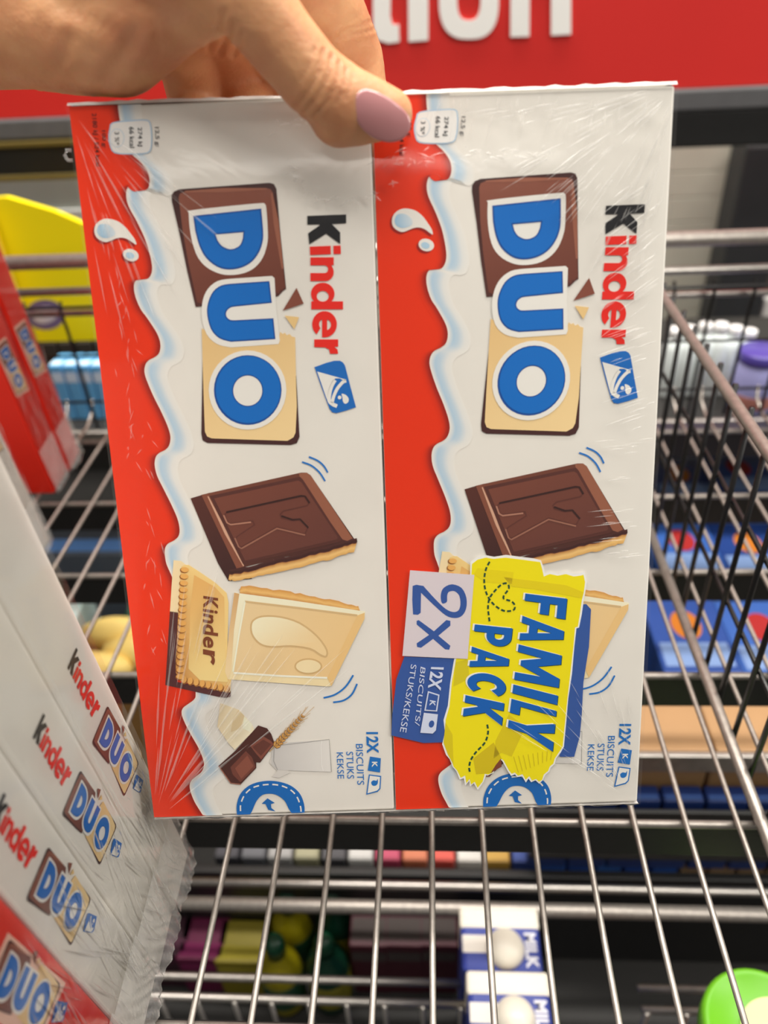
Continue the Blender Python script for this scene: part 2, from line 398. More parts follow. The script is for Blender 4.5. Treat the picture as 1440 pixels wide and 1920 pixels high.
# ------------------------------------------------------------------ shelf unit below
ld = B().bbox((-.60, .08, DK - .012), (.60, .98, DK), .001).build('lower_shelf', DECK); tag(ld, 'dark flat lower shelf deck carrying cartons and bottles', 'shelf')
lb_ = B().bbox((-.60, .99, -1.2), (.34, 1.0, -.42), .001).build('back_board', DECK); tag(lb_, 'dark panel closing the back of the lower shelf', 'panel')
lw = thing('rail_front', 'pair of chrome rails before an added black fascia along the lower shelf', 'rail', (0, .25, DK))
ZL = -.50
for y, r, m in ((.2745, .0030, CHROMED), (.2600, .0044, CHROME)):
    B().tube([(-.5, y, ZL), (.5, y, ZL)], r, 10).build('front_rail', m, lw, True)
B().bbox((-.5, .286, DK), (.5, .292, ZL - .008), .001).build('darkener', BLACK, lw)  # black edge strip, carried down as an added plate to darken the area below
for xa, xb, lb in ((-.5, .036, 'bottles'), (.116, .5, 'green-lidded jar')):
    bk = thing('basket_front', 'low chrome wire basket front by the %s on the lower shelf' % lb, 'basket', ((xa + xb) / 2, .21, DK))
    for y in (.2155, .2040): B().tube([(xa, y, ZL), (xb, y, ZL)], .0024, 10).build('rail', CHROMED, bk, True)
    h0 = None; n_ = int((xb - xa) / .0222)
    for i in range(n_ + 1):
        x = xa + .002 + i * .0222
        if h0 is None: h0 = B().tube([(x, .2015, ZL + .001), (x, .2015, DK)], .0016, 7).build('upright_wire', CHROMED, bk, True); xh = x
        else: c = h0.copy(); C.objects.link(c); c.parent = bk; c.location = h0.location + Vector((x - xh, 0, 0))
# mid-height rail seen between the beams on the right
q = at_z((1300, 1430), -.40)
mr = thing('price_rail', 'flat chrome rail in front of the brown cartons below the wire shelf', 'rail', (.3, q.y, -.42))
B().bbox((.06, q.y - .002, -.4065), (.50, q.y + .002, -.392), .001).build('rail_face', CHROMED, mr)
B().bbox((.06, at_z((1300, 1507), -.43).y - .004, -.486), (.50, at_z((1300, 1507), -.43).y - .001, -.434), .0006).build('front_plate', BLACK, mr)
B().bbox((.06, q.y + .002, -.412), (.50, q.y + .010, -.4075), .001).build('rail_lip', BLACK, mr)
# ================================================================== THE HELD TWIN PACK
TL = Vector((-.09109815, .21743975, -.02869181)); PU = Vector((.1536235, .00933583, -.00265798)); PV = Vector((.00125836, -.07546829, -.19167408))
ex = PU.normalized(); ey = PV.normalized(); ey = (ey - ex * ey.dot(ex)).normalized(); nn = ey.cross(ex)
if nn.y > 0: nn = -nn
PW, PL, TH = PU.length, PV.length, .021
def pk(u, v, d=0): return TL + ex * u + ey * v + nn * d
def uv_of(p):
    q = on_plane(p, TL, nn) - TL; return q.dot(ex), q.dot(ey)
LY = .00003
def map_left(p, L):
    u, v = uv_of(p); return pk(max(0, min(PW, u)), max(0, min(PL, v)), L * LY + .00006)
fl = [(648, 402), (576, 405), (634, 660), (322, 355), (513, 344), (558, 832), (378, 826), (357, 935), (665, 1015), (667, 762)]
fr = [(1207, 385), (1137, 387), (1171, 640), (888, 337), (1080, 325), (1080, 814), (901, 808), (868, 914), (1170, 1000), (1195, 745)]
DU = sum(uv_of(b)[0] - uv_of(a)[0] for a, b in zip(fl, fr)) / 10; DV = sum(uv_of(b)[1] - uv_of(a)[1] for a, b in zip(fl, fr)) / 10
USEAM = (uv_of((699, 178))[0] + uv_of((738, 1517))[0]) / 2
def map_right(p, L):
    u, v = uv_of(p); return pk(max(0, min(PW, u + DU)), max(0, min(PL, v + DV)), L * LY + .00006)
PM = Matrix((ex, -nn, -ey)).transposed().to_4x4(); PM.translation = TL      # local: x across, y back, z up
held = thing('biscuit_twin_pack', 'shrink-wrapped twin pack of white and red biscuit cartons gripped by the hand', 'biscuit pack', pk(PW / 2, PL, -TH / 2))
cl = B().bbox((.0003, 0, -PL), (USEAM - .0002, TH, 0), .0006, PM).build('carton', CARD, held)
cr = B().bbox((USEAM + .0002, 0, -PL), (PW - .0003, TH, 0), .0006, PM).build('carton', CARD, held)
RED = (224, 46, 0); RDK = (128, 18, 12); WHT = (228, 225, 218); BLU = (0, 104, 190); MB = (150, 190, 218); CHO = (116, 60, 46); CHD = (58, 28, 27); CRM = (232, 200, 142); BLK = (24, 24, 28)
# ---------------------------------------------------------------- art pieces shared by the cartons (traced in left-carton pixels)
wave = [cA(p) for p in [(243, 60), (243, 110), (247, 150), (256, 200), (272, 270), (300, 328), (345, 370), (375, 410), (386, 450), (380, 486), (362, 497), (344, 488), (328, 474), (308, 470), (290, 480), (281, 505), (283, 540), (297, 580), (330, 640), (365, 715), (388, 790), (397, 840), (393, 872), (380, 892), (358, 897), (336, 895), (321, 907), (315, 932), (322, 975), (345, 1030)]]
wave += [cC(p) for p in [(300, 95), (345, 165), (362, 215), (358, 258), (338, 280), (305, 298), (289, 322), (286, 357), (300, 402), (330, 472), (370, 552), (400, 622), (411, 668), (405, 705), (388, 727), (355, 745), (339, 766), (335, 802), (346, 852), (375, 912), (415, 992), (445, 1062), (455, 1112), (449, 1145), (428, 1165), (400, 1180), (385, 1202)]]
wave += [cE(p) for p in [(247, 110), (256, 160), (280, 215), (302, 280), (335, 420), (370, 600), (398, 740), (407, 830), (400, 860), (368, 885), (342, 905), (334, 932), (346, 972), (380, 1040), (420, 1110), (445, 1170), (450, 1205), (438, 1236), (410, 1260), (386, 1281), (376, 1306), (381, 1342), (401, 1392), (430, 1440), (455, 1480), (475, 1520)]]
wave = smooth_loop(wave, 4, False)
def border(edge_px, raw_map, mp):
    a = Art(); n = len(wave); down = []
    for i in range(n):
        p, q = wave[max(0, i - 2)], wave[min(n - 1, i + 2)]; d = Vector(q) - Vector(p); t = d.y / max(1e-6, d.length)
        down.append(max(0, min(1, t * 1.4 - .25)))
    for _ in range(5): down = [(down[max(0, i - 1)] + down[i] * 2 + down[min(n - 1, i + 1)]) / 4 for i in range(n)]
    mixc = lambda c, t: tuple(lin(WHT)[k] * (1 - t) + lin(c)[k] * t for k in range(3))
    sh_ = lambda d: [(x + d, y + d * .25) for x, y in wave]
    a.strip([sh_(-3), sh_(3), sh_(11), sh_(20), sh_(32), sh_(44)], [[mixc(WHT, 0)] * n, [mixc(MB, .15 * t) for t in down], [mixc(MB, .75 * t) for t in down], [mixc(MB, .6 * t) for t in down], [mixc(MB, .12 * t) for t in down], [mixc(MB, 0)] * n], 0, True)
    a.strip([[(x - 2.2, y) for x, y in wave], [(x + 2.2, y) for x, y in wave]], [WHT, WHT], 1, True)
    par = cl if mp is map_left else cr; o = a.emit('milk_shading', mp, par)
    b = Art(); V = [mp(p, 2) for p in wave]; E0, E1 = edge_px
    loop = [E1, E0] + V; o3 = TL; T = tessellate_polygon([[Vector(((q - o3).dot(ex), (q - o3).dot(ey), 0)) for q in loop]])
    obj('red_border', loop, [tuple(t) for t in T], PRINT, par, cols=[lin(RED)] * len(loop))
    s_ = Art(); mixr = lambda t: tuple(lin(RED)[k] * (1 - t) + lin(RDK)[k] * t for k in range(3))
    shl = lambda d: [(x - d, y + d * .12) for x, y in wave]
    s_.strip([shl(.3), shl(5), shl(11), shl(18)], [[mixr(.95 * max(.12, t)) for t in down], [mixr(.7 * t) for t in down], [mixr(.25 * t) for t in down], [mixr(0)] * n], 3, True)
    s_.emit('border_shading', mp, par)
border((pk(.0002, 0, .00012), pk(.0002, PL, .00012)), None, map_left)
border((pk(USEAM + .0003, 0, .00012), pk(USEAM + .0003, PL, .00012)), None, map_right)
def drops():
    a = Art(cA); big = smooth_loop([(185, 625), (160, 635), (142, 655), (138, 682), (146, 706), (165, 722), (190, 730), (215, 722), (240, 712), (265, 710), (290, 718), (310, 732), (327, 741), (320, 718), (300, 690), (275, 660), (245, 637), (215, 627)], 3)
    sm = ellipse(302, 788, 36, 27, .35)
    for P, L in ((big, 4), (sm, 4)):
        a.poly([(x - 8, y + 9) for x, y in P], (150, 22, 14), L); a.poly(P, WHT, L + 1)
    a.grad(smooth_loop([(160, 652), (150, 682), (165, 705), (195, 712), (230, 698), (225, 672), (195, 650)], 3), (150, 192, 220), (215, 222, 224), (160, 690), (235, 660), L + 2)
    a.poly(ellipse(298, 790, 20, 14, .35), (170, 202, 222), L + 2); return a
def badge():
    a = Art(cA); P = smooth_loop([(222, 196), (300, 187), (372, 184), (388, 205), (393, 255), (391, 300), (376, 326), (310, 331), (232, 326), (212, 296), (205, 260), (210, 222)], 3)
    a.poly(offset_loop(P, 5), (165, 195, 220), 4); a.poly(P, (226, 225, 222), 5)
    a.poly(ellipse(240, 262, 33, 42), (190, 208, 222), 6); a.poly(ellipse(240, 262, 30, 39), (226, 225, 222), 7)
    K = (50, 52, 58)
    a.tv('274 kJ', 328, 352, 214, 300, K, 8, .012, 3); a.tv('66 kcal', 294, 316, 212, 306, K, 8, .012, 3); a.tv('3 %*', 229, 250, 234, 294, K, 8, .012, 2)
    a.tv('12,5 g:', 404, 428, 212, 300, (70, 70, 75), 4, .008, 4)
    a.tv('100 g:', 166, 188, 228, 306, (75, 15, 12), 4, .012, 4); a.tv('2180 kJ / 524 kcal', 120, 146, 150, 388, (75, 15, 12), 4, .012, 20)
    return a
def panel():
    a = Art(cA)
    dk = [(486, 545), (485, 520), (496, 502), (520, 492), (925, 463), (945, 469), (956, 490), (975, 700), (1000, 940), (985, 950), (965, 972), (955, 975), (900, 1010), (622, 1018), (593, 1021), (555, 860), (520, 690)]
    a.grad(dk, CHD, (80, 42, 38), (560, 500), (760, 1000), 4)
    ch = [(517, 530), (522, 512), (545, 502), (912, 487), (930, 492), (940, 508), (957, 620), (985, 840), (996, 935), (988, 936), (982, 948), (974, 944), (968, 962), (958, 955), (952, 970), (900, 1000), (640, 1015), (600, 1000), (560, 820), (535, 680)]
    a.grad(ch, (132, 76, 60), (104, 54, 42), (700, 490), (800, 1000), 5)
    a.stroke([(935, 510), (955, 640), (984, 850)], 10, (150, 92, 72), 6, taper=True); a.stroke([(545, 503), (720, 496), (912, 490)], 8, (150, 92, 72), 6, taper=True)
    a.tr = cC
    a.poly([(566, 290), (560, 650), (566, 682), (590, 695), (990, 705), (1020, 696), (1033, 665), (1017, 370), (1000, 380), (990, 640), (600, 640)], (66, 32, 32), 4)
    cr_ = [(562, 143), (590, 158), (700, 200), (930, 200), (940, 160), (952, 170), (962, 164), (972, 176), (985, 170), (996, 182), (1012, 186), (1017, 420), (1020, 520), (1014, 645), (1004, 668), (975, 685), (610, 673), (588, 664), (577, 640), (572, 500), (566, 300)]
    a.grad(cr_, (222, 186, 128), (236, 206, 152), (600, 160), (850, 680), 5)
    a.tr = cA
    D = [(583, 612), (888, 579)] + smooth_loop([(893, 630), (897, 685), (895, 725), (880, 772), (848, 816), (800, 844), (742, 853), (690, 840), (640, 800), (610, 745), (592, 680)], 3, False)
    Dh = [(683, 696), (808, 685)] + smooth_loop([(806, 712), (794, 742), (770, 758), (742, 761), (710, 746), (692, 722)], 3, False)
    U = [(925, 905), (936, 1003)] + smooth_loop([(776, 1019), (750, 1024), (732, 1042), (732, 1064), (748, 1079), (770, 1081)], 3, False) + [(943, 1072), (952, 1166)] + smooth_loop([(752, 1178), (700, 1162), (662, 1120), (645, 1052), (650, 1000), (672, 952), (708, 925), (750, 917)], 3, False)
    Uo = [(937, 882), (948, 892), (953, 985), (958, 1050), (972, 1172), (966, 1188)] + smooth_loop([(752, 1203), (690, 1188), (643, 1144), (621, 1065), (626, 990), (650, 938), (692, 905), (742, 895)], 3, False)
    a.poly(smooth_loop([(562, 600), (568, 588), (720, 570), (880, 555), (903, 558), (911, 580), (918, 690), (914, 742), (895, 800), (858, 845), (808, 870), (745, 878), (690, 868), (633, 835), (594, 780), (570, 690)], 3), WHT, 6)
    a.poly(Uo, WHT, 7); edge = (8, 72, 150)
    a.poly(D, edge, 8, [Dh]); a.poly(offset_loop(D, -7), BLU, 9, [offset_loop(Dh, 6)])
    a.poly(U, edge, 8); a.poly(offset_loop(U, -6), BLU, 9)
    a.tr = cC
    a.poly(ellipse(783, 440, 187, 191), WHT, 8); a.poly(ellipse(784, 440, 163, 168), edge, 9, [ellipse(784, 443, 70, 73)]); a.poly(ellipse(786, 438, 156, 161), BLU, 10, [ellipse(784, 443, 75, 78)])
    a.tr = cA
    a.poly([(1047, 935), (1079, 1006), (985, 1038)], (128, 70, 54), 8); a.poly([(993, 1060), (1058, 1067), (1037, 1121)], (226, 192, 132), 8)
    return a
def letters(a, rows, col, L):                    # heavy rounded lower-case forms; t runs along the word, h up from the base line
    for ch_, xb, xt, y0, y1 in rows:
        m_ = lambda t, h: (xb + (xt - xb) * h, y0 + (y1 - y0) * t)
        arcp = lambda cx, cy, rx, ry, a0, a1, n=22: [(cx + rx * math.cos(math.radians(a0 + (a1 - a0) * i / n)), cy + ry * math.sin(math.radians(a0 + (a1 - a0) * i / n))) for i in range(n + 1)]
        if ch_ == 'n':
            P = [(0, 0), (0, 1), (.33, 1), (.33, .90)] + arcp(.62, .64, .38, .36, 125, 0, 10) + [(1, 0), (.66, 0)] + arcp(.50, .62, .16, .14, 0, 180, 8) + [(.34, 0)]
            a.poly([m_(*q) for q in P], col, L)
        elif ch_ == 'r':
            P = [(0, 0), (0, 1), (.5, 1), (.52, .84), (.7, .97), (1, 1.0), (1, .66), (.7, .62), (.56, .46), (.54, 0)]
            a.poly([m_(*q) for q in P], col, L)
        elif ch_ == 'd':
            x_ = .72; cyd = x_ / 2
            P = [(1, 0), (1, 1), (.70, 1), (.70, .64)] + arcp(.42, cyd, .42, cyd + .01, 50, 310, 26) + [(.70, .08), (.70, 0)]
            a.poly([m_(*q) for q in P], col, L, [[m_(*q) for q in arcp(.51, cyd, .20, cyd - .17, 0, 345, 22)]])
        elif ch_ == 'e':
            P = arcp(.5, .5, .5, .5, -8, 320, 34) + arcp(.5, .5, .21, .22, 312, 200, 12) + [(.30, .40), (1.0, .40)]
            a.poly([m_(*q) for q in P], col, L, [[m_(*q) for q in arcp(.52, .58, .20, .18, 8, 172, 12)]])
def brand(K=BLK, R=(226, 36, 26)):
    a = Art(cA)
    a.poly([(1095, 612), (1270, 605), (1270, 645), (1205, 648), (1243, 686), (1243, 738), (1180, 692), (1104, 740), (1099, 690), (1150, 655), (1150, 650), (1095, 651)], K, 4)
    a.poly([(1106, 750), (1200, 746), (1201, 784), (1108, 788)], R, 4); a.poly([(1212, 746), (1245, 745), (1246, 783), (1213, 784)], R, 4)
    letters(a, (('n', 1109, 1214, 798, 905), ('d', 1113, 1256, 912, 1032), ('e', 1117, 1228, 1040, 1158), ('r', 1126, 1234, 1167, 1232)), R, 4)
    return a
def emblem():
    a = Art(cC); a.poly([(1105, 330), (1160, 310), (1200, 299), (1228, 299), (1243, 308), (1252, 322), (1280, 430), (1305, 523), (1255, 540), (1210, 552), (1190, 547), (1177, 530), (1140, 430)], (18, 102, 184), 4)
    a.poly([(1118, 351), (1258, 390), (1250, 398), (1228, 384), (1205, 384), (1186, 410), (1172, 448), (1166, 488), (1160, 472), (1138, 408)], WHT, 5)
    a.stroke([(1204, 392), (1188, 420), (1178, 455), (1176, 490), (1192, 508), (1214, 518)], 7, WHT, 5, sm=4); a.stroke([(1258, 396), (1242, 402), (1216, 432), (1198, 470), (1190, 502)], 6, WHT, 5, sm=4)
    a.poly(smooth_loop([(1236, 458), (1256, 464), (1270, 482), (1266, 500), (1252, 506), (1242, 494), (1240, 476)], 3), WHT, 5); a.poly(ellipse(1226, 476, 9, 9), WHT, 5)
    return a
def arcs():
    a = Art(cC)
    for P in ([(1045, 787), (1090, 804), (1130, 838), (1156, 879)], [(1078, 762), (1120, 780), (1150, 806), (1169, 838)]): a.stroke(P, 3.2, (20, 110, 190), 4, sm=5)
    a.tr = cE
    for P in ([(1071, 853), (1130, 836), (1185, 795), (1225, 735)], [(1121, 876), (1175, 866), (1218, 834), (1245, 780)]): a.stroke(P, 3.2, (20, 110, 190), 4, sm=5)
    return a
def choc():
    a = Art(cC)
    a.grad([(508, 962), (600, 935), (760, 1286), (805, 1350), (690, 1360), (640, 1275)], (84, 42, 34), (58, 30, 30), (540, 960), (720, 1330), 4)
    a.grad([(590, 938), (1040, 838), (1068, 838), (1086, 850), (1304, 1168), (1306, 1186), (1230, 1200), (960, 1245), (740, 1300), (700, 1230)], (118, 66, 50), (70, 36, 32), (700, 900), (1000, 1260), 5)
    a.poly([(1030, 842), (1068, 838), (1088, 852), (1306, 1180), (1240, 1160), (1036, 868)], (146, 90, 68), 6)
    a.poly([(560, 945), (590, 938), (602, 955), (765, 1290), (730, 1300)], (128, 74, 56), 6)
    a.stroke([(592, 952), (680, 1130), (764, 1288)], 6, (206, 160, 134), 7, taper=True)
    a.poly([(600, 950), (1036, 858), (1050, 872), (1236, 1160), (1225, 1172), (760, 1278), (700, 1160)], (84, 44, 38), 7)
    a.grad([(622, 962), (1026, 876), (1042, 884), (1218, 1150), (1210, 1160), (772, 1262), (710, 1140)], (116, 64, 50), (98, 54, 46), (760, 930), (960, 1230), 8)
    kk = [(668, 1040), (680, 1028), (1040, 950), (1060, 952), (1082, 985), (1072, 1000), (958, 1026), (944, 1040), (950, 1054), (1000, 1066), (1036, 1062), (1076, 1104), (1062, 1136), (1040, 1134), (925, 1104), (752, 1202), (738, 1192), (722, 1152), (734, 1140), (812, 1088), (806, 1074), (700, 1088), (684, 1078)]
    a.poly(kk, (92, 48, 40), 9); inner = offset_loop(kk, -7); a.poly(inner, (106, 58, 47), 10)
    a.stroke([(668, 1042), (684, 1078), (702, 1088), (800, 1076)], 3, (170, 118, 98), 11); a.stroke([(722, 1152), (740, 1194), (754, 1203), (925, 1106), (1060, 1138)], 3, (150, 100, 82), 11)
    a.stroke([(680, 1028), (1040, 949), (1060, 951), (1082, 984)], 3.4, (52, 24, 22), 11); a.stroke([(946, 1046), (1000, 1064), (1036, 1061), (1076, 1103)], 3.2, (52, 24, 22), 11)
    a.tr = cE; R_ = random.Random(3)
    top = [(1245, 48), (1180, 66), (1100, 90), (1000, 116), (900, 140), (810, 162), (720, 186), (640, 204), (585, 214)]
    bot = [(1226, 92), (1170, 112), (1090, 136), (1000, 160), (900, 184), (800, 206), (710, 226), (622, 244), (580, 238)]
    wob = lambda P, k: [(x + R_.uniform(-4, 4), y + R_.uniform(-k, k)) for x, y in smooth_loop(P, 4, False)]
    tp, bt = wob(top, 4), wob(bot, 4); mid = [((x + X) / 2, (y + Y) / 2) for (x, y), (X, Y) in zip(tp, bt)]
    a.strip([tp, mid, bt], [(178, 120, 62), (232, 190, 120), (214, 164, 92)], 12)
    a.strip([[(x, y - 26) for x, y in tp], [(x + 3, y - 8) for x, y in tp], tp], [(80, 42, 38), (54, 24, 24), (96, 50, 40)], 11)
    return a
def white_biscuit():
    a = Art(cE); R_ = random.Random(5)
    # stacked biscuit seen from its plain side
    a.poly([(293, 138), (332, 142), (360, 165), (340, 260), (318, 412), (274, 406), (284, 250)], (236, 214, 170), 5)
    a.poly([(274, 404), (322, 408), (310, 640), (312, 770), (590, 818), (589, 848), (560, 852), (520, 846), (250, 786), (262, 600)], (84, 42, 42), 5)
    bis = [(335, 170), (352, 162), (372, 163), (430, 200), (510, 255), (568, 308), (578, 360), (572, 600), (592, 760), (586, 824), (540, 818), (420, 790), (330, 766), (304, 720), (305, 640), (318, 400), (326, 220)]
    a.grad(bis, (206, 146, 76), (240, 204, 134), (310, 500), (470, 430), 6)
    a.grad([(400, 215), (505, 275), (556, 330), (560, 600), (575, 770), (430, 760), (370, 700), (380, 400)], (222, 172, 100), (242, 210, 142), (390, 300), (560, 700), 7)
    for i in range(17):
        t = i / 16; x = 346 + (322 - 346) * t ** .8; y = 190 + 555 * t
        a.poly(ellipse(x + 2, y, 22, 15, .1, 16), (150, 92, 44), 8); a.poly(ellipse(x + 6, y - 3, 21, 13, .1, 16), (226, 170, 92), 9)
    for i in range(8):
        t = i / 7; a.poly(ellipse(350 + 220 * t, 762 + 46 * t, 15, 20, .2, 16), (150, 92, 44), 8); a.poly(ellipse(348 + 220 * t, 757 + 46 * t, 13, 18, .2, 16), (226, 170, 92), 9)
    x0 = 330
    for s_, y0, y1, xb, xt in (('K', 322, 384, 448, 524), ('i', 388, 404, 446, 522), ('n', 412, 458, 446, 500), ('d', 466, 520, 446, 524), ('e', 528, 586, 446, 500), ('r', 598, 672, 446, 508)):
        a.text(s_, [(xb, y0), (xb, y1), (xt, y1 + 12), (xt, y0 + 12)], (122, 62, 34), 10, .025)
    # milk-cream biscuit
    cru_t = [(632, 288), (660, 272), (780, 286), (900, 304), (1000, 320), (1100, 342), (1200, 366), (1250, 380)]; cru_b = [(636, 312), (680, 318), (780, 332), (900, 350), (1000, 368), (1100, 386), (1200, 402), (1262, 404)]
    wob = lambda P, k: [(x + R_.uniform(-3, 3), y + R_.uniform(-k, k)) for x, y in smooth_loop(P, 4, False)]
    a.strip([wob(cru_t, 5), wob([((x + X) / 2, (y + Y) / 2) for (x, y), (X, Y) in zip(cru_t, cru_b)], 3), cru_b and smooth_loop(cru_b, 4, False)], [(206, 146, 74), (232, 186, 112), (186, 122, 62)], 6)
    a.grad([(608, 306), (640, 310), (900, 345), (1286, 404), (1284, 440), (1112, 790), (1092, 793), (575, 756), (564, 700), (582, 500)], (244, 232, 206), (238, 216, 170), (800, 330), (800, 780), 7)
    a.grad([(608, 306), (634, 312), (606, 500), (592, 720), (575, 756), (560, 716), (582, 500)], (206, 164, 112), (238, 212, 166), (600, 320), (590, 740), 8)
    a.grad([(664, 352), (1246, 424), (1094, 742), (1086, 748), (606, 722), (600, 712)], (226, 200, 154), (230, 196, 140), (650, 500), (1150, 560), 8)
    a.poly([(1246, 424), (1284, 410), (1284, 440), (1112, 790), (1090, 748)], (228, 190, 128), 9)
    a.stroke([(664, 352), (950, 386), (1246, 424)], 3.5, (206, 176, 128), 9); a.stroke([(664, 352), (630, 540), (602, 716)], 3, (246, 236, 212), 9); a.stroke([(604, 722), (850, 738), (1090, 748)], 3.4, (250, 240, 220), 9)
    dp = smooth_loop([(690, 484), (704, 446), (755, 424), (850, 428), (950, 460), (1040, 528), (1092, 602), (1086, 642), (1050, 632), (1000, 602), (900, 588), (800, 592), (740, 576), (700, 532)], 3)
    a.poly(dp, (206, 174, 124), 9); a.grad(offset_loop(dp, -9), (244, 228, 196), (232, 204, 154), (800, 430), (900, 600), 10)
    sm = ellipse(992, 688, 72, 42); a.poly(sm, (206, 172, 120), 9); a.poly(offset_loop(sm, -8), (238, 216, 172), 10)
    return a
def ingredients():
    a = Art(cE); R_ = random.Random(9)
    a.poly([(800, 1160), (790, 1190), (830, 1232), (800, 1262), (840, 1268), (900, 1240)], (208, 204, 198), 4)
    a.grad([(815, 1102), (900, 1082), (1100, 1068), (1112, 1236), (960, 1232), (832, 1226), (800, 1195), (802, 1140)], (196, 193, 190), (222, 219, 214), (820, 1150), (1105, 1150), 5)
    a.stroke([(815, 1102), (1100, 1068), (1112, 1236)], 1.6, (168, 165, 162), 6); a.stroke([(1062, 1074), (1058, 1100), (1060, 1200), (1070, 1232)], 1.4, (232, 230, 226), 6); a.stroke([(832, 1226), (812, 1180), (815, 1102)], 1.6, (160, 158, 156), 6)
    a.grad([(535, 880), (630, 914), (700, 990), (712, 1020), (610, 1122), (575, 1085), (520, 1002)], (226, 208, 172), (238, 226, 198), (530, 950), (700, 1020), 5)
    a.poly([(630, 914), (660, 945), (640, 1010), (590, 1030), (600, 960)], (216, 196, 156), 6); a.poly([(660, 950), (700, 990), (690, 1030), (650, 1010)], (244, 234, 210), 6)
    a.poly([(732, 995), (778, 1010), (800, 1040), (818, 1090), (800, 1112), (742, 1188), (722, 1186), (722, 1216), (642, 1300), (590, 1294), (527, 1204), (612, 1128)], (74, 36, 30), 7)
    a.poly([(690, 1100), (760, 1052), (800, 1076), (812, 1092), (748, 1172), (720, 1140)], (126, 70, 56), 8); a.poly([(588, 1212), (668, 1128), (700, 1160), (718, 1212), (640, 1290), (600, 1250)], (112, 60, 48), 8)
    a.poly([(612, 1218), (676, 1150), (708, 1206), (644, 1272)], (134, 76, 60), 9); a.poly([(702, 1106), (758, 1068), (800, 1092), (746, 1152)], (98, 52, 42), 9); a.stroke([(527, 1204), (590, 1294), (642, 1300)], 2, (150, 96, 78), 9)
    ax = Vector((128, -140)).normalized(); pr = Vector((-ax.y, ax.x)); ang = math.atan2(ax.y, ax.x)
    a.stroke([(790, 1132), (828, 1092), (960, 948)], 1.4, (176, 132, 70), 7)
    for i in range(11):
        t = i / 10; c_ = Vector((826, 1098)).lerp(Vector((962, 946)), t); k = 1 - .45 * t
        for sd in (-1, 1):
            q = c_ + pr * sd * 12 * k; r_ = ang + sd * .5
            a.poly(ellipse(q.x, q.y, 15 * k, 7 * k, r_, 12), (128, 82, 34), 8); a.poly(ellipse(q.x + 1, q.y - 1, 12 * k, 5 * k, r_, 12), (204, 154, 84), 9)
            e_ = q + ax * R_.uniform(46, 80) + pr * sd * R_.uniform(4, 20); a.stroke([tuple(q), tuple(e_)], .8, (196, 164, 118), 7)
        a.poly(ellipse(c_.x, c_.y, 12 * k, 5 * k, ang, 12), (184, 134, 66), 10)
    return a
def count(ink=(20, 108, 186)):
    a = Art(cE); a.tv('12X', 1292, 1354, 1030, 1140, ink, 4, .03, 4)
    a.poly([(1312, 1157), (1368, 1166), (1364, 1240), (1300, 1230)], ink, 4); a.tv('K', 1322, 1350, 1184, 1212, WHT, 5, .03)
    a.poly([(1306, 1250), (1370, 1258), (1366, 1324), (1352, 1340), (1292, 1356)], ink, 4); a.poly([(1311, 1256), (1364, 1263), (1360, 1322), (1348, 1334), (1299, 1348)], WHT, 5)
    a.poly(smooth_loop([(1318, 1290), (1330, 1280), (1346, 1282), (1352, 1272), (1352, 1296), (1340, 1308), (1324, 1306)], 3), ink, 6)
    a.tv('BISCUITS', 1238, 1274, 1092, 1304, ink, 4, .0, 8); a.tv('STUKS', 1188, 1224, 1132, 1272, ink, 4, .0, 6); a.tv('KEKSE', 1138, 1172, 1136, 1272, ink, 4, .0, 6)
    return a
def tab():
    a = Art(cE); arch = smooth_loop([(622, 1462), (620, 1410), (640, 1350), (690, 1305), (760, 1285), (830, 1286), (900, 1308), (948, 1350), (970, 1405), (972, 1452)], 4, False)
    inn = smooth_loop([(905, 1450), (890, 1428), (868, 1386), (830, 1358), (790, 1350), (752, 1358), (722, 1390), (700, 1440), (686, 1462)], 4, False)
    a.poly(arch + inn, (6, 100, 180), 4)
    a.dashes([(640, 1440), (642, 1400), (666, 1350), (710, 1316), (780, 1302), (850, 1308), (905, 1334), (936, 1372), (952, 1420), (954, 1450)], 2.6, WHT, 5, 11, 7)
    a.poly([(780, 1374), (818, 1398), (798, 1404), (800, 1424), (822, 1442), (784, 1434), (770, 1404), (750, 1402)], (20, 100, 175), 4)
    return a
pieces = [('milk_drop_print', drops), ('nutrition_badge', badge), ('logo_panel', panel), ('brand_lettering', brand), ('carton_emblem', emblem), ('motion_lines', arcs), ('chocolate_biscuit_picture', choc), ('milk_biscuit_picture', white_biscuit), ('ingredients_picture', ingredients), ('count_lettering', count), ('tear_tab_print', tab)]
for nm, fn in pieces:
    a = fn()
    for mp in (map_left, map_right):
        a.emit(nm, mp, cl if mp is map_left else cr)
